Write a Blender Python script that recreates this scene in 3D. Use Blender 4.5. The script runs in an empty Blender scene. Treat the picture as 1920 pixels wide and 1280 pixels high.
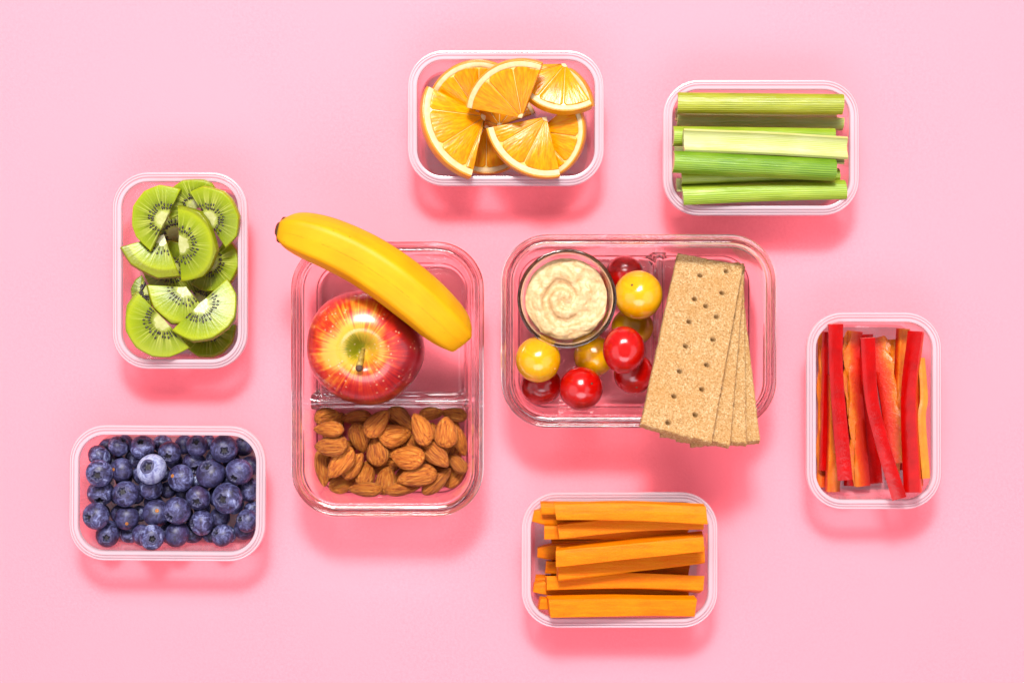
import bpy, bmesh, math, random
import numpy as np
from mathutils import Matrix, Vector, Euler, noise as mnoise

# ------------------------------------------------------------------ camera, world, light, exposure
SC = bpy.context.scene
COL = SC.collection
HC = 0.92                       # camera height above the table, metres
LENS = 55.0
K = 36.0 / LENS / 1920.0        # metres per photo pixel per metre of distance

cam_d = bpy.data.cameras.new("camera")
cam_d.lens = LENS; cam_d.sensor_width = 36.0; cam_d.sensor_fit = 'HORIZONTAL'
cam_d.clip_start = 0.05; cam_d.clip_end = 20.0
cam = bpy.data.objects.new("camera", cam_d); COL.objects.link(cam)
cam.location = (0, 0, HC); cam.rotation_euler = (0, 0, 0)
SC.camera = cam

world = bpy.data.worlds.new("World"); SC.world = world; world.use_nodes = True
bg = world.node_tree.nodes["Background"]
bg.inputs[0].default_value = (1.0, 0.86, 0.96, 1); bg.inputs[1].default_value = 0.30

def area(name, loc, aim, size, size_y, power, color, shape='RECTANGLE'):
    d = bpy.data.lights.new(name, 'AREA'); d.shape = shape; d.size = size; d.size_y = size_y
    d.energy = power; d.color = color
    o = bpy.data.objects.new(name, d); COL.objects.link(o); o.location = loc
    o.rotation_euler = (Vector(aim) - Vector(loc)).to_track_quat('-Z', 'Y').to_euler()
    return o
area("key_lamp", (-0.05, 1.05, 1.66), (0.0, -0.35, 0.0), 0.32, 0.24, 58.0, (1.0, 0.975, 0.95))
area("key_softbox", (-0.05, 1.13, 1.74), (0.0, -0.35, 0.0), 1.0, 0.7, 52.0, (1.0, 0.975, 0.96))
area("fill_front", (0.0, -1.25, 1.75), (0.0, 0.0, 0.0), 1.9, 1.1, 32.0, (1.0, 0.90, 0.99), 'ELLIPSE')
area("fill_left", (-1.35, -0.35, 1.35), (0.0, 0.0, 0.0), 1.9, 1.9, 13.0, (1.0, 0.90, 0.99), 'DISK')
area("fill_right", (1.35, -0.35, 1.35), (0.0, 0.0, 0.0), 1.9, 1.9, 13.0, (1.0, 0.90, 0.99), 'DISK')

vs = SC.view_settings
vs.view_transform = 'Standard'; vs.look = 'None'; vs.gamma = 1.0; vs.exposure = 0.0; vs.use_curve_mapping = False
SC.render.engine = 'CYCLES'
cy = SC.cycles
cy.use_denoising = True
cy.max_bounces = 16; cy.transmission_bounces = 12; cy.transparent_max_bounces = 24
cy.diffuse_bounces = 4; cy.glossy_bounces = 6
cy.caustics_refractive = True; cy.caustics_reflective = False
cy.sample_clamp_indirect = 16.0

# ------------------------------------------------------------------ helpers
RNG = random.Random(7)
def U(px, py, z):
    """a photo pixel at height z, as a point of the place"""
    return np.array([(px - 960) * K * (HC - z), -(py - 640) * K * (HC - z), z])
def px_m(z): return K * (HC - z)

def lin(c): return c / 12.92 if c <= 0.04045 else ((c + 0.055) / 1.055) ** 2.4
def A(r, g, b, e=2.1):
    return tuple(min(0.92, lin(v / 255.0) ** 1.12 / e) for v in (r, g, b)) + (1.0,)

class NT:
    def __init__(s, name):
        s.m = bpy.data.materials.new(name); s.m.use_nodes = True
        s.t = s.m.node_tree; s.t.nodes.clear()
        s.out = s.t.nodes.new('ShaderNodeOutputMaterial')
    def put(s, sock, v):
        if v is None: return
        if isinstance(v, bpy.types.NodeSocket): s.t.links.new(v, sock)
        else: sock.default_value = v
    def node(s, typ, **kw):
        n = s.t.nodes.new(typ)
        for k, v in kw.items(): setattr(n, k, v)
        return n
    def math(s, op, a, b=None, clamp=False):
        n = s.node('ShaderNodeMath', operation=op, use_clamp=clamp)
        s.put(n.inputs[0], a); s.put(n.inputs[1], b); return n.outputs[0]
    def mix(s, f, a, b, mode='MIX'):
        n = s.node('ShaderNodeMix', data_type='RGBA', blend_type=mode)
        s.put(n.inputs[0], f); s.put(n.inputs[6], a); s.put(n.inputs[7], b); return n.outputs[2]
    def ramp(s, f, stops, interp='LINEAR'):
        n = s.node('ShaderNodeValToRGB'); cr = n.color_ramp; cr.interpolation = interp
        while len(cr.elements) < len(stops): cr.elements.new(0.5)
        for e, (p, c) in zip(cr.elements, stops):
            e.position = p
            e.color = c if isinstance(c, tuple) else (c, c, c, 1)
        s.put(n.inputs[0], f); return n.outputs[0]
    def rng(s, v, a, b, c=0.0, d=1.0):
        n = s.node('ShaderNodeMapRange', clamp=True)
        for i, q in enumerate((v, a, b, c, d)): s.put(n.inputs[i], q)
        return n.outputs[0]
    def coord(s, which='Object'): return s.node('ShaderNodeTexCoord').outputs[which]
    def mapv(s, v, scale=(1, 1, 1), loc=(0, 0, 0)):
        n = s.node('ShaderNodeMapping'); s.put(n.inputs[0], v); n.inputs['Scale'].default_value = scale
        s.put(n.inputs['Location'], loc); return n.outputs[0]
    def xyz(s, v):
        n = s.node('ShaderNodeSeparateXYZ'); s.put(n.inputs[0], v); return n.outputs[0], n.outputs[1], n.outputs[2]
    def comb(s, x, y, z):
        n = s.node('ShaderNodeCombineXYZ')
        for i, q in enumerate((x, y, z)): s.put(n.inputs[i], q)
        return n.outputs[0]
    def noise(s, v, scale, detail=3.0, rough=0.55, dist=0.0):
        n = s.node('ShaderNodeTexNoise'); s.put(n.inputs['Vector'], v)
        n.inputs['Scale'].default_value = scale; n.inputs['Detail'].default_value = detail
        n.inputs['Roughness'].default_value = rough; n.inputs['Distortion'].default_value = dist
        return n.outputs[0]
    def voro(s, v, scale, feature='F1'):
        n = s.node('ShaderNodeTexVoronoi', feature=feature); s.put(n.inputs['Vector'], v)
        n.inputs['Scale'].default_value = scale; return n.outputs[0]
    def rnd(s): return s.node('ShaderNodeObjectInfo').outputs['Random']
    def polar(s, v):
        x, y, z = s.xyz(v)
        r = s.math('SQRT', s.math('ADD', s.math('MULTIPLY', x, x), s.math('MULTIPLY', y, y)))
        return r, s.math('ARCTAN2', y, x), z
    def bump(s, h, strength, dist, normal=None):
        n = s.node('ShaderNodeBump'); s.put(n.inputs['Height'], h)
        n.inputs['Strength'].default_value = strength; n.inputs['Distance'].default_value = dist
        s.put(n.inputs['Normal'], normal); return n.outputs[0]
    def principled(s, color, rough=0.4, normal=None, sss=0.0, rad=(1, .5, .3), sscale=0.002, spec=0.5, coat=0.0, crough=0.1):
        n = s.node('ShaderNodeBsdfPrincipled')
        s.put(n.inputs['Base Color'], color); s.put(n.inputs['Roughness'], rough); s.put(n.inputs['Normal'], normal)
        n.inputs['Subsurface Weight'].default_value = sss
        n.inputs['Subsurface Radius'].default_value = rad; n.inputs['Subsurface Scale'].default_value = sscale
        n.inputs['Specular IOR Level'].default_value = spec
        n.inputs['Coat Weight'].default_value = coat; n.inputs['Coat Roughness'].default_value = crough
        return n.outputs[0]
    def done(s, shader):
        s.t.links.new(shader, s.out.inputs[0]); return s.m

# ------------------------------------------------------------------ mesh helpers
def link(o, parent=None):
    COL.objects.link(o)
    if parent is not None: o.parent = parent
    return o
def mesh_data(name, verts, faces, smooth=True, fmats=None, recalc=True):
    me = bpy.data.meshes.new(name)
    me.from_pydata([tuple(v) for v in verts], [], faces)
    if recalc:
        bm = bmesh.new(); bm.from_mesh(me); bmesh.ops.recalc_face_normals(bm, faces=bm.faces); bm.to_mesh(me); bm.free()
    if smooth is True: me.polygons.foreach_set('use_smooth', [True] * len(me.polygons))
    elif smooth is not False:      # an angle
        me.polygons.foreach_set('use_smooth', [True] * len(me.polygons))
        me.set_sharp_from_angle(angle=smooth)
    if fmats: me.polygons.foreach_set('material_index', fmats)
    me.update()
    return me
def obj(name, me, mats, parent=None):
    o = bpy.data.objects.new(name, me)
    if mats is not None:
        if not isinstance(mats, (list, tuple)): mats = [mats]
        if len(me.materials) == 0:
            for m in mats: me.materials.append(m)
    return link(o, parent)
def empty(name):
    o = bpy.data.objects.new(name, None); o.empty_display_size = 0.01
    return link(o)
def tag(o, label, cat, group=None):
    o['label'] = label; o['category'] = cat
    if group: o['group'] = group
    return o
def loops_mesh(loops, cap0=True, cap1=True, closed=False):
    n = len(loops[0]); V = [p for L in loops for p in L]; F = []
    m = len(loops)
    for j in range(m if closed else m - 1):
        a = j * n; b = ((j + 1) % m) * n
        for i in range(n):
            k = (i + 1) % n
            F.append((a + i, a + k, b + k, b + i))
    if not closed:
        if cap0: F.append(tuple(range(n)))
        if cap1: F.append(tuple(range((m - 1) * n, m * n)))
    return V, F
def rrect(hx, hy, r, z, n=10):
    pts = []
    for cx, cy_, a0 in ((1, 1, 0), (-1, 1, 90), (-1, -1, 180), (1, -1, 270)):
        for i in range(n + 1):
            a = math.radians(a0 + 90.0 * i / n)
            pts.append((cx * (hx - r) + r * math.cos(a), cy_ * (hy - r) + r * math.sin(a), z))
    return pts
def offset_poly(P, d):
    P = np.array(P, float); n = len(P)
    e = np.roll(P, -1, 0) - P
    L = np.linalg.norm(e, axis=1, keepdims=True); L[L < 1e-9] = 1e-9
    nn = np.stack([-e[:, 1], e[:, 0]], 1) / L          # inward for a counter-clockwise outline
    m = nn + np.roll(nn, 1, 0)
    q = np.sum(m * m, 1, keepdims=True) / 2; q[q < 0.35] = 0.35
    return P + m / q * d
def prism(P, z0, z1, bev, steps=2):
    """an outline made solid, with rounded edges"""
    loops = []
    for s in range(steps + 1):
        a = math.pi / 2 * s / steps
        o = offset_poly(P, bev * (1 - math.sin(a)))
        loops.append([(x, y, z0 + bev * (1 - math.cos(a))) for x, y in o])
    for s in range(steps + 1):
        a = math.pi / 2 * s / steps
        o = offset_poly(P, bev * (1 - math.cos(a)))
        loops.append([(x, y, z1 - bev * (1 - math.sin(a))) for x, y in o])
    return loops_mesh(loops)
def lathe(prof, n=48):
    loops = [[(r * math.cos(2 * math.pi * i / n), r * math.sin(2 * math.pi * i / n), z) for i in range(n)] for r, z in prof]
    return loops_mesh(loops)
def catmull(P, n):
    P = np.array(P, float); m = len(P)
    Q = np.vstack([2 * P[0] - P[1], P, 2 * P[-1] - P[-2]])
    out = []
    for t in np.linspace(0, m - 1, n):
        i = min(int(t), m - 2); f = t - i
        a, b, c, d = Q[i], Q[i + 1], Q[i + 2], Q[i + 3]
        out.append(0.5 * ((2 * b) + (c - a) * f + (2 * a - 5 * b + 4 * c - d) * f * f + (3 * b - a - 3 * c + d) * f ** 3))
    return np.array(out)
def sweep(spine, section, roll=0.0, cap=True, twist=0.0, jitter=None):
    """section(i, t) -> list of (u, w): u sideways, w up; the spine runs mostly level"""
    loops = []; n = len(spine)
    T = np.gradient(spine, axis=0); T /= np.linalg.norm(T, axis=1, keepdims=True)
    for i in range(n):
        side = np.cross((0, 0, 1), T[i]); side /= np.linalg.norm(side)
        up = np.cross(T[i], side)
        a = roll + twist * (i / (n - 1) - 0.5)
        s2 = side * math.cos(a) + up * math.sin(a); u2 = -side * math.sin(a) + up * math.cos(a)
        loops.append([tuple(spine[i] + s2 * u + u2 * w) for u, w in section(i, i / (n - 1))])
    return loops_mesh(loops, cap, cap)

# ------------------------------------------------------------------ resting things on what is below them
def sample(V, F, spacing=0.0006, seed=1):
    V = np.array(V, float); tri = []
    for f in F:
        for i in range(1, len(f) - 1): tri.append((f[0], f[i], f[i + 1]))
    tri = np.array(tri); a, b, c = V[tri[:, 0]], V[tri[:, 1]], V[tri[:, 2]]
    ar = np.linalg.norm(np.cross(b - a, c - a), axis=1) / 2
    N = int(min(26000, 1.6 * ar.sum() / spacing ** 2))
    g = np.random.default_rng(seed)
    k = g.choice(len(tri), N, p=ar / ar.sum())
    r1 = np.sqrt(g.random(N))[:, None]; r2 = g.random(N)[:, None]
    return np.vstack([V, (1 - r1) * a[k] + r1 * (1 - r2) * b[k] + r1 * r2 * c[k]])
def Rx(a): c, s = math.cos(a), math.sin(a); return np.array([[1, 0, 0], [0, c, -s], [0, s, c]])
def Ry(a): c, s = math.cos(a), math.sin(a); return np.array([[c, 0, s], [0, 1, 0], [-s, 0, c]])
def Rz(a): c, s = math.cos(a), math.sin(a); return np.array([[c, -s, 0], [s, c, 0], [0, 0, 1]])

class Bin:
    CELL = 0.0007
    def __init__(s, cx, cy_, hx, hy, r, prof, wall_inset, margin=0.05):
        s.c = (cx, cy_); s.half = (hx, hy); s.x0 = cx - hx - margin; s.y0 = cy_ - hy - margin
        nx = int((2 * hx + 2 * margin) / s.CELL) + 1; ny = int((2 * hy + 2 * margin) / s.CELL) + 1
        X = s.x0 + (np.arange(nx) + .5) * s.CELL - cx; Y = s.y0 + (np.arange(ny) + .5) * s.CELL - cy_
        gx, gy = np.meshgrid(X, Y, indexing='ij'); s.gx, s.gy = gx, gy
        qx, qy = np.abs(gx) - (hx - r), np.abs(gy) - (hy - r)
        sd = np.hypot(np.maximum(qx, 0), np.maximum(qy, 0)) + np.minimum(np.maximum(qx, qy), 0) - r
        ins = -sd
        xs, zs = zip(*prof)
        s.H = np.interp(ins, xs, zs); s.H[ins < 0] = 0
        s.wall = ins < wall_inset
        s.shape = s.H.shape
    def cells(s, P):
        return (np.clip(((P[:, 0] - s.x0) / s.CELL).astype(int), 0, s.shape[0] - 1),
                np.clip(((P[:, 1] - s.y0) / s.CELL).astype(int), 0, s.shape[1] - 1))
    def drop(s, P, x, y):
        i, j = s.cells(P + np.array([x, y, 0])); d = s.H[i, j] - P[:, 2]
        k = int(np.argmax(d)); s.hit = (i[k], j[k]); return d[k], bool(s.wall[i[k], j[k]])
    def add(s, P):
        i, j = s.cells(P); np.maximum.at(s.H, (i, j), P[:, 2])
    def settle(s, pts, px, py, R0, tilt=0.0, zguess=0.02, add=True, reach=0.0, lam=0.6, axis=None, sink=0.0):
        """lower it at its place, trying small tilts and nudges, until something below holds it"""
        if axis is None: e1, e2 = np.array([1.0, 0]), np.array([0, 1.0])
        else: e1 = np.array(axis, float) / np.linalg.norm(axis); e2 = np.array([-e1[1], e1[0]])
        g = np.linspace(-1, 1, 9)
        def shifts(r, c):
            if r <= 0: return [c]
            return [c + e1 * (u * r * (.35 if axis is not None else 1)) + e2 * (w * r) for u in (g[::2] if axis is not None else g) for w in g]
        def cost(Q, c, sh):
            h = s.drop(Q, c[0] + sh[0], c[1] + sh[1])[0]; return h + lam * math.hypot(*sh), h
        z = zguess; sh = np.zeros(2); a = b = 0.0; sub = pts[::4]
        for it in range(2):
            Q = sub @ (Rx(a) @ Ry(b) @ R0).T; c = U(px, py, z)
            if reach > 0:
                r = reach if it == 0 else reach * .3; base = np.zeros(2) if it == 0 else sh
                best = min(((cost(Q, c, t), tuple(t)) for t in shifts(r, base)), key=lambda q: q[0][0])
                sh = np.array(best[1]); z = best[0][1]; c = U(px, py, z)
            if tilt > 0:
                q = tilt if it == 0 else tilt / 4; st = [-q, -q / 2, 0, q / 2, q]; a0, b0 = a, b; bb = None
                for da in st:
                    for db in st:
                        aa, ab = a0 + da, b0 + db
                        if abs(aa) > tilt or abs(ab) > tilt: continue
                        h = s.drop(sub @ (Rx(aa) @ Ry(ab) @ R0).T, c[0] + sh[0], c[1] + sh[1])[0]
                        k = h + .0022 * (abs(aa) + abs(ab))
                        if bb is None or k < bb[0]: bb = (k, aa, ab, h)
                a, b, z = bb[1], bb[2], bb[3]
        R = Rx(a) @ Ry(b) @ R0; Q = pts @ R.T
        for _ in range(2): c = U(px, py, z); z = s.drop(Q, c[0] + sh[0], c[1] + sh[1])[0] - sink
        c = U(px, py, z); loc = np.array([c[0] + sh[0], c[1] + sh[1], z + 0.00003])
        if add: s.add(Q + loc)
        return loc, R
def put(o, loc, R, scale=None):
    o.location = loc; o.rotation_euler = Matrix(R.tolist()).to_euler()
    if scale is not None: o.scale = scale

# ------------------------------------------------------------------ materials
def m_paper():
    n = NT("pink_paper"); v = n.coord()
    a = n.noise(v, 620, 4, .8); b = n.noise(v, 12, 3, .5)
    c = n.mix(n.rng(a, .3, .7), (0.90, 0.149, 0.184, 1), (0.98, 0.189, 0.228, 1))
    c = n.mix(n.rng(b, .35, .65), c, (0.95, 0.172, 0.208, 1))
    return n.done(n.principled(c, .75, n.bump(a, .5, .0004), spec=.2))
def m_plastic(name, milk, gl=.16):
    n = NT(name)
    tr = n.node('ShaderNodeBsdfTransparent'); tr.inputs[0].default_value = (.995, .985, .99, 1)
    di = n.node('ShaderNodeBsdfDiffuse'); di.inputs[0].default_value = (.60, .53, .565, 1)
    tl = n.node('ShaderNodeBsdfTranslucent'); tl.inputs[0].default_value = (.64, .56, .60, 1)
    m1 = n.node('ShaderNodeMixShader'); m1.inputs[0].default_value = .45
    n.t.links.new(di.outputs[0], m1.inputs[1]); n.t.links.new(tl.outputs[0], m1.inputs[2])
    m2 = n.node('ShaderNodeMixShader'); m2.inputs[0].default_value = milk
    n.t.links.new(tr.outputs[0], m2.inputs[1]); n.t.links.new(m1.outputs[0], m2.inputs[2])
    g = n.node('ShaderNodeBsdfGlossy'); g.inputs['Roughness'].default_value = gl
    bn = n.bump(n.noise(n.coord(), 420, 2), .06, .0004)
    n.put(g.inputs['Normal'], bn)
    lw = n.node('ShaderNodeLayerWeight'); n.put(lw.inputs['Normal'], bn)
    fr = n.math('ADD', n.math('MULTIPLY', n.math('POWER', lw.outputs['Facing'], 4.0), .6), .05)
    m3 = n.node('ShaderNodeMixShader'); n.put(m3.inputs[0], fr)
    n.t.links.new(m2.outputs[0], m3.inputs[1]); n.t.links.new(g.outputs[0], m3.inputs[2])
    return n.done(m3.outputs[0])
def m_glass():
    n = NT("clear_glass")
    g = n.node('ShaderNodeBsdfGlass'); g.inputs['Color'].default_value = (.985, .985, .985, 1)
    g.inputs['Roughness'].default_value = 0.0; g.inputs['IOR'].default_value = 1.49
    n.put(g.inputs['Normal'], n.bump(n.noise(n.coord(), 30, 1), .012, .002))
    return n.done(g.outputs[0])
def m_floor_glass():
    n = NT("flat_glass")
    tr = n.node('ShaderNodeBsdfTransparent'); tr.inputs[0].default_value = (.975, .975, .975, 1)
    g = n.node('ShaderNodeBsdfGlossy'); g.inputs['Roughness'].default_value = .02
    lw = n.node('ShaderNodeLayerWeight')
    fr = n.math('ADD', n.math('MULTIPLY', n.math('POWER', lw.outputs['Facing'], 5.0), .9), .04)
    m3 = n.node('ShaderNodeMixShader'); n.put(m3.inputs[0], fr)
    n.t.links.new(tr.outputs[0], m3.inputs[1]); n.t.links.new(g.outputs[0], m3.inputs[2])
    return n.done(m3.outputs[0])
def m_banana():
    n = NT("banana_peel"); v = n.coord('UV'); x, y, z = n.xyz(v); o = n.coord()
    big = n.noise(o, 45, 3, .5)
    c = n.mix(n.rng(big, .3, .7), A(252, 180, 0), A(255, 196, 8))
    c = n.mix(n.rng(n.noise(n.comb(n.math('MULTIPLY', x, 3), n.math('MULTIPLY', y, 14), 0), 2.0, 4, .6), .5, .72, 0, .3), c, A(232, 156, 0))
    c = n.mix(n.rng(x, .0, .12, .6, 0), c, A(178, 172, 24)); c = n.mix(n.rng(x, .90, 1.0, 0, .5), c, A(176, 150, 20))
    ridge = n.math('ABSOLUTE', n.math('SINE', n.math('MULTIPLY', y, math.pi * 5)))
    rn = n.noise(n.comb(n.math('MULTIPLY', x, 9), n.math('MULTIPLY', y, 3), 0), 3.0, 4, .7)
    rl = n.math('MULTIPLY', n.math('MULTIPLY', n.rng(ridge, .07, .01), n.rng(rn, .47, .62)), n.rng(n.math('ABSOLUTE', n.math('SUBTRACT', x, .42)), .34, .24), True)
    c = n.mix(n.math('MULTIPLY', rl, .45), c, A(130, 78, 14))
    sp = n.math('MULTIPLY', n.rng(n.voro(o, 300), .16, .06), n.rng(n.noise(o, 120, 2), .54, .62), True)
    c = n.mix(n.math('MULTIPLY', sp, .8), c, A(120, 72, 18))
    return n.done(n.principled(c, .5, n.bump(n.noise(o, 300, 3), .12, .0006), sss=.12, rad=(1, .7, .2), sscale=.003, spec=.16))
def m_apple():
    n = NT("apple_skin"); v = n.coord(); r, a, z = n.polar(v)
    ca = n.math('COSINE', a); sa = n.math('SINE', a)
    rr = n.math('MULTIPLY', r, 1 / .0327)
    st = n.noise(n.comb(n.math('MULTIPLY', ca, 9), n.math('MULTIPLY', sa, 9), n.math('MULTIPLY', z, 26)), 1.9, 5, .62)
    fine = n.math('ADD', n.math('MULTIPLY', n.noise(n.comb(n.math('MULTIPLY', ca, 20), n.math('MULTIPLY', sa, 20), n.math('MULTIPLY', z, 160)), 1.6, 4, .65, .6), .55), n.math('MULTIPLY', n.noise(v, 150, 4, .65), .45))
    side = n.math('ADD', n.math('ADD', n.math('MULTIPLY', ca, -.20), n.math('MULTIPLY', sa, .10)), n.math('MULTIPLY', n.math('SUBTRACT', n.noise(v, 48, 3, .6), .5), 1.1))      # the yellow cheek
    f = n.math('ADD', n.math('SUBTRACT', rr, side), n.math('MULTIPLY', n.math('SUBTRACT', st, .5), .8))
    f = n.math('ADD', f, n.math('MULTIPLY', n.math('SUBTRACT', fine, .5), .42))
    c = n.ramp(f, [(.0, A(150, 150, 20)), (.20, A(226, 196, 60)), (.40, A(242, 186, 64)), (.56, A(242, 130, 40)), (.70, A(222, 54, 16)), (.86, A(196, 16, 18)), (1.0, A(160, 5, 28))])
    dots = n.rng(n.voro(v, 330), .24, .14)
    dm = n.math('MULTIPLY', dots, n.rng(n.noise(v, 110, 1), .42, .52), True)
    c = n.mix(n.math('MULTIPLY', dm, .5), c, A(250, 214, 170))
    return n.done(n.principled(c, .30, n.bump(n.noise(v, 60, 2), .03, .002), spec=.5, coat=.35, crough=.08))
def m_simple(name, c1, c2, scale, rough, bump=0.0, bscale=200, bdist=.0004, stretch=(1, 1, 1), vary=0.0, **kw):
    n = NT(name); v = n.mapv(n.coord(), stretch)
    if vary:
        r = n.rnd(); v = n.mapv(n.coord(), stretch, n.comb(r, r, r))
    c = n.mix(n.rng(n.noise(v, scale, 4, .6), .3, .7), c1, c2)
    if vary:
        h = n.node('ShaderNodeHueSaturation'); h.inputs['Hue'].default_value = .5
        n.put(h.inputs['Value'], n.rng(n.rnd(), 0, 1, 1 - vary, 1 + vary)); n.put(h.inputs['Color'], c); c = h.outputs[0]
    nb = n.bump(n.noise(v, bscale, 4, .6), bump, bdist) if bump else None
    return n.done(n.principled(c, rough, nb, **kw))
def m_almond():
    n = NT("almond_skin"); o = n.coord(); r = n.rnd()
    off = n.comb(n.math('MULTIPLY', r, 7), r, r)
    v = n.mapv(o, (1.7, 13, 9), off)
    w = n.noise(v, 1.0, 4, .6, .5)
    v2 = n.mapv(o, (20, 13, 9), off); g = n.noise(v2, 2.2, 3, .7)
    c = n.ramp(w, [(.30, A(110, 48, 10)), (.43, A(204, 112, 34)), (.57, A(236, 150, 54)), (.8, A(252, 192, 98))])
    c = n.mix(n.rng(g, .35, .75, 0, .45), c, A(150, 76, 24))
    c = n.mix(n.rng(n.noise(o, 2.2, 2), .42, .7, 0, .5), c, A(168, 84, 24))
    h = n.node('ShaderNodeHueSaturation'); n.put(h.inputs['Value'], n.rng(r, 0, 1, 1.0, 1.4)); n.put(h.inputs['Color'], c)
    hh = n.math('ADD', w, n.math('MULTIPLY', g, .25))
    return n.done(n.principled(h.outputs[0], .5, n.bump(hh, 1.0, .0018), spec=.3))
def m_blueberry(name="blueberry_skin", pale=0.0):
    n = NT(name); o = n.coord(); r = n.rnd(); off = n.comb(n.math('MULTIPLY', r, 3), r, n.math('MULTIPLY', r, 5))
    v = n.mapv(o, (1, 1, 1), off)
    b = n.noise(v, 210, 5, .7, .9); f = n.noise(v, 560, 4, .75, .8)
    bl = n.math('ADD', n.rng(b, .38, .66), n.math('MULTIPLY', n.math('SUBTRACT', f, .5), 1.1), True)
    bl = n.math('MULTIPLY', bl, n.rng(r, 0, 1, .5, 1.0))
    if pale: bl = n.math('ADD', n.math('MULTIPLY', bl, .5), pale, True)
    c = n.ramp(bl, [(.0, A(50, 42, 72)), (.35, A(84, 82, 126)), (.7, A(134, 140, 188)), (1.0, A(204, 212, 242))])
    c = n.mix(n.rng(n.noise(v, 70, 1), .55, .75, 0, .35), c, A(96, 54, 104))
    return n.done(n.principled(c, n.rng(bl, 0, 1, .42, .62), n.bump(f, .12, .0003), spec=.32))
def m_crown(name="blueberry_crown"):
    n = NT(name); o = n.coord(); r, a, z = n.polar(o)
    c = n.mix(n.rng(n.math('ADD', r, n.math('MULTIPLY', n.math('SUBTRACT', n.noise(o, 900, 2), .5), .0008)), .0012, .0024), A(26, 12, 26), A(84, 82, 122))
    return n.done(n.principled(c, .6, n.bump(n.noise(o, 1200, 2), .3, .0003)))
def m_kiwi():
    n = NT("kiwi_flesh"); o = n.coord(); r, a, z = n.polar(o)
    rr = n.math('MULTIPLY', r, 1 / .021)
    ca, sa = n.math('COSINE', a), n.math('SINE', a)
    ray = n.noise(n.comb(n.math('MULTIPLY', ca, 7.5), n.math('MULTIPLY', sa, 7.5), n.math('MULTIPLY', rr, .35)), 1.6, 2, .5)
    rays = n.rng(ray, .52, .64)
    blot = n.noise(o, 260, 4, .6)
    base = n.ramp(rr, [(.20, A(222, 226, 130)), (.31, A(104, 108, 10)), (.46, A(114, 126, 6)), (.60, A(146, 162, 6)), (.80, A(166, 182, 6)), (.93, A(186, 196, 14)), (1.0, A(150, 152, 24))])
    base = n.mix(n.rng(blot, .35, .7, 0, .4), base, A(164, 186, 12))
    rm = n.math('MULTIPLY', rays, n.math('MULTIPLY', n.rng(rr, .92, .55), n.rng(rr, .2, .32)), True)
    c = n.mix(n.math('MULTIPLY', rm, .75), base, A(208, 214, 100))
    hh = n.math('ADD', n.math('MULTIPLY', ray, .8), n.math('MULTIPLY', n.noise(o, 700, 3), .5))
    return n.done(n.principled(c, .34, n.bump(hh, .35, .0006), sss=.25, rad=(1, 1, .1), sscale=.003, spec=.22))
def m_pulp():
    n = NT("orange_pulp"); o = n.coord(); r, a, z = n.polar(o); q = n.rnd()
    ca, sa = n.math('COSINE', a), n.math('SINE', a)
    v = n.comb(n.math('MULTIPLY', ca, 16), n.math('MULTIPLY', sa, 16), n.math('MULTIPLY', r, 130))
    w = n.noise(v, 1.25, 3, .6, .5); vo = n.voro(n.comb(n.math('MULTIPLY', ca, 19), n.math('MULTIPLY', sa, 19), n.math('MULTIPLY', r, 190)), 1.0)
    c = n.ramp(w, [(.22, A(255, 134, 0)), (.42, A(255, 160, 0)), (.60, A(255, 180, 0)), (.82, A(255, 202, 24))])
    h = n.node('ShaderNodeHueSaturation'); n.put(h.inputs['Value'], n.rng(q, 0, 1, .92, 1.08)); n.put(h.inputs['Color'], c)
    return n.done(n.principled(h.outputs[0], .27, n.bump(n.math('ADD', vo, w), .25, .0006), sss=.35, rad=(1, .6, .03), sscale=.004, spec=.22))
def m_celery(name, pal):
    n = NT(name); v = n.coord('UV'); x, y, z = n.xyz(v); o = n.coord(); q = n.rnd()
    st = n.math('ADD', n.math('MULTIPLY', n.math('SINE', n.math('MULTIPLY', y, 2 * math.pi * 13)), .5), .5)
    s2 = n.noise(n.comb(n.math('MULTIPLY', x, 3), n.math('MULTIPLY', y, 34), q), 1.4, 3, .6)
    f = n.math('ADD', n.math('MULTIPLY', st, .3), n.math('MULTIPLY', s2, .75))
    c = n.ramp(f, [(.25, pal[0]), (.55, pal[1]), (.85, pal[2])])
    c = n.mix(n.rng(n.noise(n.comb(n.math('MULTIPLY', x, 4), n.math('MULTIPLY', y, 2), q), 1.2, 2), .4, .75, 0, .6), c, pal[2])
    return n.done(n.principled(c, .32, n.bump(n.math('ADD', s2, n.math('MULTIPLY', n.noise(o, 900, 2), .3)), .35, .0005), sss=.22, rad=(.7, 1, .25), sscale=.003, spec=.45))
def m_carrot():
    n = NT("carrot_flesh"); o = n.coord(); q = n.rnd(); off = n.comb(n.math('MULTIPLY', q, 5), q, q)
    v = n.mapv(o, (60, 500, 500), off); w = n.noise(v, 1.0, 4, .6); g = n.noise(n.mapv(o, (1, 1, 1), off), 1300, 2, .6)
    b = n.noise(n.mapv(o, (40, 60, 60), off), 1.5, 2)
    c = n.mix(n.rng(w, .25, .75), A(255, 124, 0), A(255, 156, 1)); c = n.mix(n.rng(b, .4, .7, 0, .4), c, A(255, 162, 6))
    c = n.mix(n.rng(g, .45, .7, 0, .2), c, A(255, 170, 40))
    return n.done(n.principled(c, .48, n.bump(n.math('ADD', w, n.math('MULTIPLY', g, .5)), .8, .0005), sss=.25, rad=(1, .35, .03), sscale=.003, spec=.08))
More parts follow.
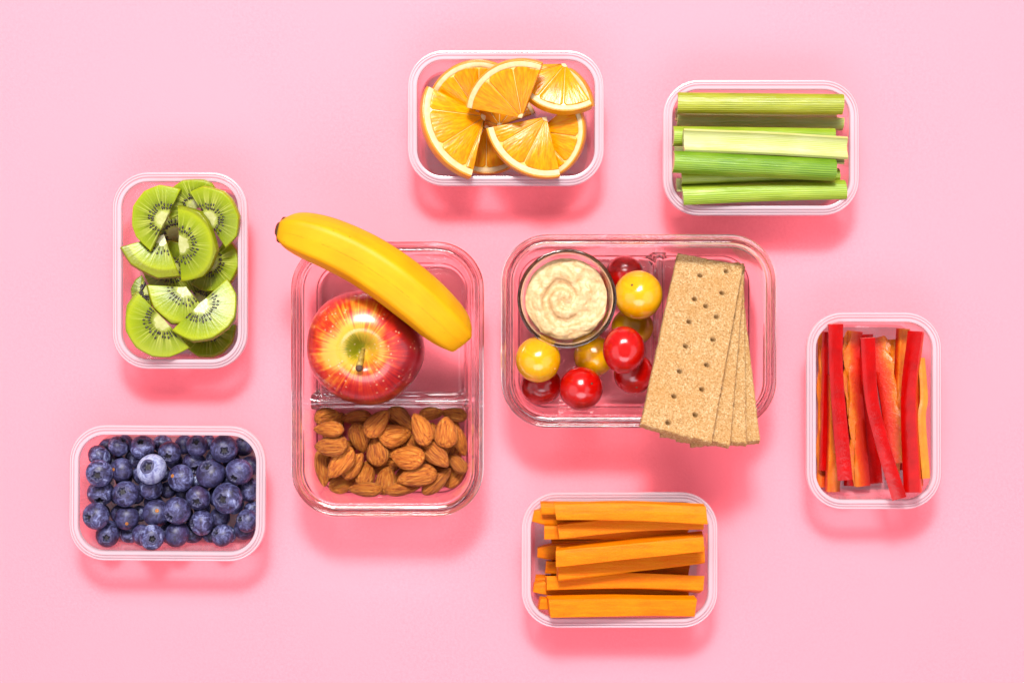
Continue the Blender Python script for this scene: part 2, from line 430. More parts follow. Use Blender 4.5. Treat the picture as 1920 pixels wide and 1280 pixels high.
def m_pepper_flesh():
    n = NT("red_pepper_flesh"); x, y, z = n.xyz(n.coord('UV')); o = n.coord()
    w = n.noise(o, 420, 4, .65); b = n.noise(o, 110, 3, .6)
    f = n.math('ADD', y, n.math('MULTIPLY', n.math('SUBTRACT', b, .5), .55))
    f = n.math('ADD', f, n.math('MULTIPLY', n.math('SUBTRACT', w, .5), .35))
    c = n.ramp(f, [(.0, A(252, 140, 30)), (.22, A(244, 96, 8)), (.55, A(234, 54, 3)), (.9, A(222, 14, 1))])
    return n.done(n.principled(c, .36, n.bump(w, .6, .0008), sss=.25, rad=(1, .3, .05), sscale=.003, spec=.4))
def m_cracker():
    n = NT("crispbread"); o = n.coord(); q = n.rnd(); off = n.comb(q, n.math('MULTIPLY', q, 3), 0)
    v = n.mapv(o, (1, 1, 1), off)
    g = n.noise(v, 1000, 4, .78); h = n.noise(n.mapv(v, (1, 1.6, 1)), 1400, 2, .7); b = n.noise(v, 60, 3, .6)
    c = n.ramp(g, [(.30, A(128, 84, 42)), (.41, A(202, 156, 98)), (.54, A(226, 186, 128)), (.68, A(254, 234, 194))])
    c = n.mix(n.rng(h, .60, .70, 0, .7), c, A(128, 70, 30)); c = n.mix(n.rng(h, .34, .26, 0, .8), c, A(255, 240, 210))
    c = n.mix(n.rng(b, .4, .75, 0, .5), c, A(214, 160, 90))
    return n.done(n.principled(c, .8, n.bump(n.math('ADD', g, h), .7, .0008), spec=.2))
def m_hummus():
    n = NT("hummus_paste"); o = n.coord()
    g = n.noise(o, 330, 4, .65); sp = n.rng(n.voro(o, 330), .10, .04)
    c = n.mix(n.rng(g, .3, .7), A(226, 182, 122), A(248, 216, 166))
    c = n.mix(n.math('MULTIPLY', sp, n.rng(n.noise(o, 150, 1), .5, .6), True), c, A(160, 104, 44))
    return n.done(n.principled(c, .45, n.bump(g, .55, .0012), sss=.1, rad=(1, .7, .4), sscale=.002, spec=.4))
def m_tomato(name, c1, c2, sss):
    n = NT(name); o = n.coord(); q = n.rnd(); r, a, z = n.polar(o)
    w = n.noise(n.mapv(o, (1, 1, 1), n.comb(q, q, q)), 70, 3, .55)
    st = n.noise(n.comb(n.math('MULTIPLY', n.math('COSINE', a), 5), n.math('MULTIPLY', n.math('SINE', a), 5), n.math('MULTIPLY', z, 20)), 1.5, 3)
    c = n.mix(n.rng(n.math('ADD', n.math('MULTIPLY', w, .5), n.math('MULTIPLY', st, .5)), .35, .65), c1, c2)
    return n.done(n.principled(c, .2, n.bump(w, .04, .002), sss=sss, rad=(1, .5, .1), sscale=.004, spec=.5, coat=.2, crough=.12))

M = dict(
    paper=m_paper(), tub=m_plastic("frosted_plastic", .18), rim=m_plastic("frosted_plastic_rim", .60, .2), glass=m_glass(), glass_floor=m_floor_glass(),
    banana=m_banana(), apple=m_apple(), almond=m_almond(), berry=m_blueberry(), berry_pale=m_blueberry("blueberry_bloom", .62), crown=m_crown(),
    scar=m_simple("stem_scar", A(150, 84, 24), A(236, 160, 60), 1500, .7),
    kiwi=m_kiwi(), kiwi_core=m_simple("kiwi_core", A(196, 200, 112), A(220, 222, 158), 260, .3, .3, 500, sss=.25, rad=(1, 1, .5), sscale=.003),
    seed=m_simple("kiwi_seed", A(34, 20, 22), A(64, 40, 40), 900, .3),
    peel=m_simple("orange_peel", A(246, 150, 0), A(255, 182, 14), 120, .38, .35, 900, .0005),
    pith=m_simple("orange_pith", A(240, 204, 138), A(248, 224, 176), 300, .6, .3, 700),
    membrane=m_simple("orange_membrane", A(255, 206, 90), A(255, 228, 140), 300, .35, .2, 600),
    pulp=m_pulp(),
    cel_green=m_celery("celery_green", (A(136, 168, 8), A(160, 192, 28), A(196, 216, 76))),
    cel_deep=m_celery("celery_deep_green", (A(96, 142, 6), A(124, 170, 14), A(168, 200, 56))),
    cel_olive=m_celery("celery_yellow_green", (A(148, 156, 4), A(172, 182, 16), A(204, 208, 66))),
    cel_pale=m_celery("celery_pale", (A(172, 198, 58), A(196, 214, 100), A(222, 230, 152))),
    cel_white=m_celery("celery_inside", (A(190, 204, 92), A(210, 218, 130), A(230, 232, 178))),
    carrot=m_carrot(),
    pep_skin=m_simple("red_pepper_skin", A(178, 1, 0), A(216, 3, 1), 90, .2, .22, 130, .0012, spec=.3),
    pep_flesh=m_pepper_flesh(),
    pep_yellow=m_simple("yellow_pepper", A(240, 130, 4), A(250, 156, 10), 120, .3, .2, 400, .0005, sss=.2, rad=(1, .5, .05), sscale=.003),
    cracker=m_cracker(), hummus=m_hummus(),
    tom_red=m_tomato("red_tomato_skin", A(196, 8, 6), A(226, 22, 12), .12), tom_yellow=m_tomato("yellow_tomato_skin", A(255, 178, 1), A(255, 200, 10), .3),
    dark=m_simple("dried_stem", A(70, 40, 18), A(120, 76, 34), 700, .7, .4, 900),
    stalk=m_simple("apple_stalk", A(150, 120, 40), A(206, 176, 70), 400, .6, .3, 900),
)

# ------------------------------------------------------------------ the setting
v = [(-1.6, -1.6, 0), (1.6, -1.6, 0), (1.6, 1.6, 0), (-1.6, 1.6, 0)]
table = obj("tabletop", mesh_data("tabletop", v, [(0, 1, 2, 3)], False), M['paper'])
table['kind'] = 'structure'; table['label'] = 'plain pale pink paper surface under all the boxes'

# ------------------------------------------------------------------ plastic tubs
ZR = 0.033
tub_meshes = {}
def plastic_tub(px0, px1, py0, py1, label, rot=0.0):
    long_x = (px1 - px0) > (py1 - py0)
    hx, hy = 369 / 2 * px_m(ZR), 254 / 2 * px_m(ZR)
    if not tub_meshes:
        mm = .001; r = .0205
        L = lambda i, z: rrect(hx - i * mm, hy - i * mm, max(r - i * mm, .006), z * mm)
        body = [(8.2, 0), (6.6, .25), (5.8, 1.2), (4.5, 29.7), (5.3, 29.7), (6.5, 2.4), (7.1, 1.5), (8.1, 1.05), (11, 1.0)]
        rim = [(5.5, 29.4), (5.5, 32.2), (5.2, 32.85), (4.6, 33.0), (3.5, 33.0), (3.3, 31.7), (2.8, 31.7), (2.6, 32.9), (2.0, 32.9), (1.8, 31.7),
               (1.3, 31.7), (1.1, 32.6), (.45, 32.5), (0, 31.9), (0, 28.8), (.7, 28.8), (.75, 31.0), (4.4, 31.0), (4.45, 29.4)]
        V, F = loops_mesh([L(i, z) for i, z in body]); tub_meshes['body'] = mesh_data("tub_body", V, F, math.radians(50))
        V, F = loops_mesh([L(i, z) for i, z in rim], closed=True); tub_meshes['rim'] = mesh_data("tub_rim", V, F, math.radians(40))
    c = U((px0 + px1) / 2, (py0 + py1) / 2, ZR)
    t = empty("plastic_tub"); t.location = (c[0], c[1], 0)
    t.rotation_euler = (0, 0, (0 if long_x else math.pi / 2) + math.radians(rot))
    tag(t, label, 'food container', 'small plastic food tubs')
    obj("tub_wall", tub_meshes['body'], M['tub'], t); obj("rim", tub_meshes['rim'], M['rim'], t)
    w, h = (hx, hy) if long_x else (hy, hx)
    return Bin(c[0], c[1], w, h, .0205, [(0, .0325), (.0055, .033), (.0056, .0298), (.0066, .0024), (.0083, .0011), (.02, .00102)], .0073, .01)
B_orange = plastic_tub(764, 1133, 94, 348, 'frosted plastic tub holding orange slices')
B_celery = plastic_tub(1243, 1612, 150, 403, 'frosted plastic tub holding celery sticks')
B_kiwi = plastic_tub(210, 463, 322, 692, 'frosted plastic tub holding kiwi slices')
B_berry = plastic_tub(129, 497, 797.5, 1051.5, 'frosted plastic tub full of blueberries', -.4)
B_pepper = plastic_tub(1512.5, 1766.5, 585, 955, 'frosted plastic tub holding red pepper strips')
B_carrot = plastic_tub(977, 1347, 923, 1177, 'frosted plastic tub holding carrot sticks')

# ------------------------------------------------------------------ glass boxes
ZG = 0.050
def glass_box(px0, px1, py0, py1, label, div_px, horizontal):
    c = U((px0 + px1) / 2, (py0 + py1) / 2, ZG); mm = .001
    hx, hy = (px1 - px0) / 2 * px_m(ZG), (py1 - py0) / 2 * px_m(ZG); r = .0265
    t = empty("glass_container"); t.location = (c[0], c[1], 0)
    tag(t, label, 'glass container', 'glass two-compartment containers')
    L = lambda i, z: rrect(hx - i * mm, hy - i * mm, max(r - i * mm, .005), z * mm, 14)
    body = [(16, .6), (14, .3), (12, .0), (9.8, .5), (8.5, 2.2), (7.5, 6), (4.6, 40.5), (3.8, 42.0), (2.2, 42.6)]
    flange = [(.5, 42.9), (0, 43.6), (.1, 44.4), (.6, 44.9), (2.4, 45.3), (2.9, 45.9)]
    top = [(3.0, 48.2), (3.1, 48.8), (3.35, 49.2), (3.5, 49.3), (4.7, 49.78), (4.9, 49.83), (5.1, 49.83), (5.3, 49.78), (6.6, 49.22), (6.8, 49.1), (7.1, 48.6), (7.3, 47.5), (7.45, 46)]
    inner = [(7.9, 40), (9.8, 12), (10.6, 8.4), (12.2, 6.1), (14.6, 5.2), (18, 5.0)]
    V, F = loops_mesh([L(i, z) for i, z in body + flange + top + inner])
    nl = len(V) // (len(body) + len(flange) + len(top) + len(inner)); last = len(V) // nl - 1
    fm = [1 if (len(f) > 4 or max(f) // nl <= 2 or min(f) // nl >= last - 2) else 0 for f in F]
    obj("glass_wall", mesh_data("glass_wall", V, F, math.radians(55), fm), [M['glass'], M['glass_floor']], t)
    # the divider: a low rounded ridge across the floor
    hd = 29.0
    prof = [(-5.2, 4.7), (-3.6, 6.2), (-2.9, 9), (-2.1, hd - 2), (-1.4, hd - .4), (0, hd), (1.4, hd - .4), (2.1, hd - 2), (2.9, 9), (3.6, 6.2), (5.2, 4.7)]
    half = (hx if horizontal else hy) - .0105
    d = U(div_px, div_px, .02); off = (d[1] - c[1]) if horizontal else (d[0] - c[0])
    loops = []
    for k in range(25):
        s = -1 + 2 * k / 24
        flare = 1 + .9 * max(0, (abs(s) - .86) / .14) ** 2
        rib = 1 + (.10 * math.sin(k * 2.6) if abs(s) > .84 else .012 * math.sin(k * 1.7))
        lp = []
        for u, z in prof:
            ex = .0018 * (z - 4.7) / 30.0
            e = s * (half + ex)
            u2 = u * mm * flare * rib + off; z2 = z * mm
            lp.append((e, u2, z2) if horizontal else (u2, e, z2))
        loops.append(lp)
    V, F = loops_mesh(loops)
    obj("divider", mesh_data("divider", V, F, math.radians(60)), M['glass'], t)
    b = Bin(c[0], c[1], hx, hy, r, [(0, .0445), (.0028, .0455), (.003, .0501), (.0066, .0501), (.0074, .046), (.0099, .012), (.0122, .0062), (.018, .00505)], .0108)
    g = b.gy if horizontal else b.gx
    inside = ~b.wall
    for i in range(len(prof) - 1):
        a0, a1 = prof[i], prof[i + 1]
        m = (g - off >= a0[0] * mm) & (g - off < a1[0] * mm) & inside
        f = ((g - off) / mm - a0[0]) / (a1[0] - a0[0])
        b.H[m] = np.maximum(b.H, (a0[1] + f * (a1[1] - a0[1])) * mm)[m]
    return b
G1 = glass_box(543, 907, 452, 970, 'clear glass container with apple, banana and almonds', 752, True)
G2 = glass_box(939, 1459, 438, 803, 'clear glass container with hummus, cherry tomatoes and crispbread', 1234, False)

# ------------------------------------------------------------------ apple, banana
def uv_from(me, per_vert):
    uv = me.uv_layers.new(name="UVMap")
    idx = np.empty(len(me.loops), int); me.loops.foreach_get('vertex_index', idx)
    uv.data.foreach_set('uv', np.array(per_vert, float)[idx].ravel())

def build_apple():
    R = .0327; H = .0262; nt, na = 72, 96; loops = []
    for i in range(1, nt):
        t = math.pi * i / nt; lp = []
        for j in range(na):
            a = 2 * math.pi * j / na
            x = R * math.sin(t) ** .88 * (1 + .05 * math.cos(t))
            z = H * math.cos(t) * (1 + .06 * math.sin(t) ** 2)
            z -= .0115 * math.exp(-(x / (.23 * R)) ** 2) if t < math.pi / 2 else -.006 * math.exp(-(x / (.3 * R)) ** 2)
            lob = 1 + .018 * math.cos(5 * a + .6) * (t / math.pi) + .012 * math.cos(2 * a + 1)
            lp.append((x * lob * math.cos(a), x * lob * math.sin(a), z + (.0008 * math.cos(a - 2) if t < 1.5 else 0)))
        loops.append(lp)
    V, F = loops_mesh(loops)
    t = empty("apple")
    tag(t, 'whole red and yellow apple with short stem in glass box', 'apple')
    R0 = Rx(math.radians(5))
    loc, R_ = G1.settle(sample(V, F, .001), 686, 650, R0, 0, .035)
    put(t, loc, R_)
    obj("apple_skin", mesh_data("apple_skin", V, F), M['apple'], t)
    sp = catmull([(0, .0004, .0100), (0, .0, .0165), (-.0004, -.003, .0225), (-.0012, -.0085, .0270)], 12)
    loops = []
    for i, p in enumerate(sp):
        r = .0012 + (.0009 if i >= 10 else 0) + .0003 * math.sin(i)
        loops.append([(p[0] + r * math.cos(q), p[1] + r * math.sin(q) * .8, p[2] + r * math.sin(q) * .6) for q in np.linspace(0, 2 * math.pi, 11)[:-1]])
    V, F = loops_mesh(loops); s = obj("stem", mesh_data("stem", V, F), M['stalk'], t)
    p = sp[-1]; V, F = lathe([(.0003, -.0012), (.0017, -.0008), (.0021, .0002), (.0015, .0010), (.0003, .0012)], 10)
    V = [(x + p[0], y + p[1] - .0006, z + p[2] + .0002) for x, y, z in V]
    obj("stem_tip", mesh_data("stem_tip", V, F), M['dark'], s)
build_apple()

def build_banana():
    pts = [(529, 431, .066, .0075), (545, 435, .067, .0112), (575, 443, .068, .0137), (620, 459, .069, .0150), (680, 488, .069, .0157), (735, 524, .069, .0161),
           (785, 563, .066, .0160), (826, 600, .060, .0150), (850, 622, .0555, .0130), (860, 632, .0525, .0098), (866, 638, .0510, .0040)]
    W = np.array([np.append(U(a, b, z), r) for a, b, z, r in pts])
    S = catmull(W, 64); org = S[:, :3].mean(0)
    n = 40; V = []; uv = []; loops = []
    T = np.gradient(S[:, :3], axis=0); T /= np.linalg.norm(T, axis=1, keepdims=True)
    for i in range(len(S)):
        side = np.cross((0, 0, 1), T[i]); side /= np.linalg.norm(side); up = np.cross(T[i], side); lp = []
        for j in range(n):
            a = 2 * math.pi * j / n; r = S[i, 3] * .90 * (1 + .060 * math.cos(5 * a + .9) + .024 * math.cos(10 * a + 1.8) + .008 * math.cos(15 * a + 2.7))
            lp.append(tuple(S[i, :3] - org + (side * math.cos(a) + up * math.sin(a)) * r)); uv.append((i / 63, ((a + .18 - .628) / (2 * math.pi)) % 1.0))
        loops.append(lp)
    V, F = loops_mesh(loops)
    t = empty("banana"); tag(t, 'ripe yellow banana laid across the apple and glass rim', 'banana')
    # pixel of the origin
    px = 960 + org[0] / (K * (HC - org[2])); py = 640 - org[1] / (K * (HC - org[2]))
    loc, R_ = G1.settle(sample(V, F, .001), px, py, np.eye(3), 0, org[2], add=False)
    print("banana z", org[2], loc[2], [960 + (G1.gx[G1.hit] + G1.c[0]) / (K * .86), 640 - (G1.gy[G1.hit] + G1.c[1]) / (K * .86)], G1.H[G1.hit])
    put(t, loc, R_)
    me = mesh_data("banana_peel", V, F); uv_from(me, uv); obj("banana_peel", me, M['banana'], t)
    # dried blossom end
    p = S[0, :3] - org; d = -T[0]
    q = Vector(d).to_track_quat('Z', 'Y').to_matrix()
    prof = [(.0074, -.0008), (.0072, .0006), (.0050, .0016), (.0036, .0030), (.0030, .0032), (.0010, .0024)]
    V2, F2 = lathe(prof, 14)
    V2 = [tuple(Vector(p) + q @ Vector((x * (1 + .12 * math.sin(7 * y * 300)), y * .8, z))) for x, y, z in V2]
    obj("blossom_end", mesh_data("blossom_end", V2, F2), M['dark'], t)
build_banana()

# ------------------------------------------------------------------ almonds
def almond_mesh(seed):
    g = random.Random(seed); n, m = 30, 44; loops = []
    ph = [g.uniform(0, 6.28) for _ in range(6)]
    skew = g.uniform(-.03, .03)
    for i in range(n + 1):
        s = .012 + .976 * i / n; u = 2 * s - 1
        w = (1 - u * u) ** .60 * (1 - .30 * u); w /= 1.05
        th = (1 - u * u) ** .55 * (1 - .18 * u)
        lp = []
        for j in range(m):
            a = 2 * math.pi * j / m
            rid = .026 * math.sin(11 * a + ph[0] + 1.4 * math.sin(3 * u + ph[1])) + .022 * math.sin(19 * a + ph[2] + 1.8 * math.sin(4 * u + ph[3])) + .012 * math.sin(2 * a + 5 * u + ph[4])
            k = 1 + rid * min(1, 3 * (1 - abs(u)))
            c, q = math.cos(a), math.sin(a)
            c = math.copysign(abs(c) ** .9, c)
            lp.append((u * .5, .5 * w * c * k + skew * (1 - u * u) * 2, .5 * th * q * k))
        loops.append(lp)
    return loops_mesh(loops)
AL = [almond_mesh(s) for s in range(6)]
AL_ME = [mesh_data("almond", *a) for a in AL]
AL_P = [sample(a[0], a[1], .03) for a in AL]
GA = 'almonds filling the small glass compartment'
LB = 'almond half buried beneath the other almonds'
LD = 'almond lying against the glass divider'
LE = 'slim almond lying edge up among the others'
LF = 'broad wrinkled almond lying flat on the heap'
LW = 'almond lined up along the end wall of the glass box'
LS = 'almond pressed against the side wall of the glass box'
LT = 'stubby almond standing on end with its blunt tip up'
almonds = [  # px, py, length, width, direction of the pointed end in degrees, roll, label
    (600, 800, 60, 36, 60, 0, LB), (640, 842, 60, 36, 20, 0, LB), (690, 812, 60, 36, 110, 0, LB), (725, 870, 62, 36, 10, 0, LB), (768, 838, 60, 36, -60, 0, LB),
    (770, 880, 60, 36, 30, 0, LB), (815, 822, 60, 34, 100, 0, LB), (850, 845, 60, 34, 70, 0, LB), (795, 898, 60, 34, -20, 0, LB), (672, 905, 60, 34, 15, 0, LB), (848, 893, 58, 32, 50, 0, LB),
    (613, 905, 44, 30, 110, 0, LB), (823, 878, 56, 30, -10, 20, LB), (722, 872, 52, 34, 160, 0, LB), (851, 907, 60, 30, 32, 0, LB), (866, 800, 40, 28, 90, 0, LB),
    (611, 783, 50, 32, 10, 0, LD), (662, 780, 60, 31, 175, 25, LD), (751, 786, 60, 38, -40, 0, LD), (809, 775, 46, 24, 5, 50, LD), (853, 777, 48, 27, 170, 20, LD),
    (638, 911, 56, 33, 20, 0, LW), (687, 889, 42, 38, 70, 0, LT), (722, 900, 44, 42, 80, 0, LT), (665, 875, 56, 33, 55, 15, 'almond tilted beside two slim almonds'),
    (685, 917, 64, 28, 180, 40, LW), (755, 916, 68, 26, 5, 45, LW), (818, 905, 68, 30, 42, 30, LW),
    (859, 869, 46, 28, 130, 30, 'small short almond wedged by the side wall near the corner'), (867, 833, 60, 27, -75, 45, 'narrow almond along the side wall with its tip to the corner'), (599, 877, 70, 34, -85, 15, 'large orange-brown almond lying along the side wall to the corner'),
    (638, 867, 68, 27, -128, 70, 'slim almond lying diagonally, seam up, pointing at the end wall'), (621, 835, 66, 25, 178, 80, 'slim almond lying crosswise, seam up, beside the side wall'), (782, 894, 74, 26, 192, 75, 'longest slim almond, seam up, parallel to the end wall'), (821, 854, 68, 28, -40, 65, 'slim almond leaning from the largest one towards the side wall'),
    (617, 807, 64, 30, 180, 30, 'plump almond pointing at the side wall, beside the seam-up one'),
    (668, 823, 61, 40, -78, 0, 'oval almond with its pointed end between two slim edge-up almonds'), (708, 846, 54, 41, 100, 0, 'pale round-ended almond between two broader darker ones'), (837, 810, 56, 44, 92, 0, 'broad smooth almond with its round end facing the end wall'), (795, 806, 68, 38, 116, 10, 'long almond with its narrow tip almost at the divider'),
    (764, 857, 75, 45, 160, 0, 'largest broad almond with wavy wrinkles, in the middle of the heap'), (744, 818, 66, 44, 10, 0, 'broad almond whose edge rests on the largest one'), (708, 794, 62, 38, 52, 10, 'dark tilted almond with a sharp tip touching the divider'),
]
for k, (px, py, ln, wd, ang, roll, lab) in enumerate(almonds):
    i = k % 6; s = px_m(.02)
    th = .0074 if roll < 60 else .0125
    w = wd if roll < 60 else wd / .78
    if roll >= 60: th = wd * s; w = .0125 / s; roll = 0
    sc = np.array([ln * s * 1.06, w * s * 1.04, th])
    stand = lab == LT
    R0 = Rz(math.radians(ang)) @ (Ry(math.radians(48)) if stand else np.eye(3)) @ Rx(math.radians(roll))
    if stand: sc = np.array([.020, wd * s, .0085])
    hid = lab == LB; loc, R_ = G1.settle(AL_P[i] * sc, px, py, R0, .5 if not stand else .15, .02 if not hid else .01, reach=.010 if hid else .0015, lam=.08 if hid else 1.1, sink=.0011)
    o = obj("almond", AL_ME[i], M['almond']); put(o, loc, R_, sc); tag(o, lab, 'almond', GA)

# ------------------------------------------------------------------ cup, hummus, tomatoes, crispbread
cx = U(1063, 559.5, .045)
def build_cup():
    ro = 93.5 * px_m(.045); mm = .001; h = 40.0
    prof = [(1e-4, .3), (15, .3), (17.5, .0), (19.2, .6), (20, 2), (ro / mm - .8, h - 3), (ro / mm, h - 1.5), (ro / mm - .1, h - .4), (ro / mm - .9, h), (ro / mm - 2.0, h - .1), (ro / mm - 2.6, h - 1),
            (ro / mm - 3.3, h - 6), (17.8, 6), (16, 4.2), (12, 3.6), (1e-4, 3.5)]
    V, F = lathe([(r * mm, z * mm) for r, z in prof], 72)
    o = obj("glass_cup", mesh_data("glass_cup", V, F, math.radians(50)), M['glass'])
    o.location = (cx[0], cx[1], .0051); tag(o, 'small round glass cup filled with hummus', 'glass cup')
    a = np.arange(0, 2 * math.pi, .02)
    G2.add(np.array([(cx[0] + r * math.cos(q), cx[1] + r * math.sin(q), .045) for r in np.arange(0, .0225, .0005) for q in a]))
    # hummus
    nr, na = 76, 160; R1 = .0236; loops = []
    for i in range(nr):
        f = (i + .5) / nr; lp = []
        for j in range(na):
            q = 2 * math.pi * j / na; r = f * R1
            x, y = r * math.cos(q), r * math.sin(q)
            nz = mnoise.fractal(Vector((x * 190, y * 190, 3.1)), .9, 2.1, 5)
            n2 = mnoise.noise(Vector((x * 70, y * 70, 9.0)))
            ph = q - f * 12.0 + 2.6 * n2 + .8
            sw = math.sin(ph); sw = math.copysign(abs(sw) ** .7, sw)
            amp = .0023 * min(1, f * 3.5) * (1 - .5 * f) * (.55 + .6 * (n2 + .5))
            z = amp * sw + .0009 * nz + .0016 * math.exp(-(f / .13) ** 2) - .0012 * max(0, (f - .86) / .14) ** 2
            z += .0016 * math.exp(-(((x - .003) ** 2 + (y - .017) ** 2) / .0045 ** 2))
            k = 1 + (.045 * mnoise.noise(Vector((math.cos(q) * 2.5, math.sin(q) * 2.5, 4))) + .02 * mnoise.noise(Vector((math.cos(q) * 8, math.sin(q) * 8, 1)))) * max(0, f - .7) / .3 - .02
            lp.append((x * k, y * k, z))
        loops.append(lp)
    zt = .0
    for r, z in ((.0232, -.004), (.0215, -.012), (.0184, -.0265), (.0165, -.0275)):
        loops.append([(r * math.cos(2 * math.pi * j / na), r * math.sin(2 * math.pi * j / na), z) for j in range(na)])
    V, F = loops_mesh(loops)
    o = obj("hummus", mesh_data("hummus", V, F), M['hummus']); o.location = (cx[0], cx[1], .0375)
    tag(o, 'beige hummus with a swirled top in glass cup', 'hummus')
build_cup()

def ball(rx, ry, rz, flat=.06, n=40, m=28):
    loops = []
    for i in range(m):
        t = math.pi * (i + .35) / (m - .3); lp = []
        for j in range(n):
            a = 2 * math.pi * j / n
            z = math.cos(t); z -= flat * math.exp(-(math.sin(t) / .22) ** 2) * (1 if z > 0 else -.5)
            lp.append((rx * math.sin(t) * math.cos(a), ry * math.sin(t) * math.sin(a), rz * z))
        loops.append(lp)
    return loops_mesh(loops)
TOM = [  # px, py, rx, ry (pixels), red, tilt axis, label
    (1171, 515, 36, 37, 1, (.6, .4), 'red cherry tomato behind the top yellow tomato, touching the hummus cup'),
    (1114, 667, 39, 39, 0, (-.5, .9), 'yellow cherry tomato low down between hummus cup and shiny red tomato'),
    (1192, 613, 40, 37, 0, (.2, -.8), 'shaded yellow cherry tomato underneath another yellow tomato'),
    (1191, 700, 38, 39, 1, (.8, .1), 'dark red cherry tomato low against the crispbread edge'),
    (1014, 724, 39, 37, 1, (1.4, .3), 'dark red cherry tomato underneath the yellow corner tomato'),
    (1091, 727, 41, 41, 1, (-.3, .5), 'bright red cherry tomato beside the glass wall, nothing on it'),
    (1006, 676, 42, 43, 0, (2.6, .2), 'bright yellow cherry tomato on top of a red one in the corner'),
    (1170, 656, 39, 44, 1, (2.9, .3), 'oval red cherry tomato on top in the middle of the tomatoes'),
    (1197, 553, 45, 46, 0, (-.45, -.35), 'large bright yellow cherry tomato on top next to the hummus cup'),
]
for px, py, rx, ry, red, tl, lab in TOM:
    s = px_m(.03 if py else .02); V, F = ball(rx * s, ry * s, min(rx, ry) * s * 1.0)
    R0 = np.eye(3)
    V = [tuple(p) for p in (np.array(V) @ (Rx(tl[0]) @ Ry(tl[1])).T)] if abs(rx - ry) < 3 else V
    loc, R_ = G2.settle(sample(V, F, .0008), px, py, R0, 0, .025, reach=.0015, lam=1.0)
    t = empty("cherry_tomato"); put(t, loc, R_); tag(t, lab, 'tomato', 'cherry tomatoes in the glass box')
    obj("tomato_skin", mesh_data("tomato_skin", V, F), M['tom_red' if red else 'tom_yellow'], t)
    d = np.array([0, 0, 1.0]) @ (Rx(tl[0]) @ Ry(tl[1])).T
    V2, F2 = lathe([(.0001, .00022), (.0004, .00025), (.0006, .0001), (.0008, -.0003)], 9)
    q = Vector(d).to_track_quat('Z', 'Y').to_matrix(); rr = min(rx, ry) * s * .945
    if abs(rx - ry) >= 3: rr = min(rx, ry) * s * .99
    V2 = [tuple(q @ Vector((x, y, z + rr))) for x, y, z in V2]
    obj("stem_scar", mesh_data("stem_scar", V2, F2), M['dark'], t)

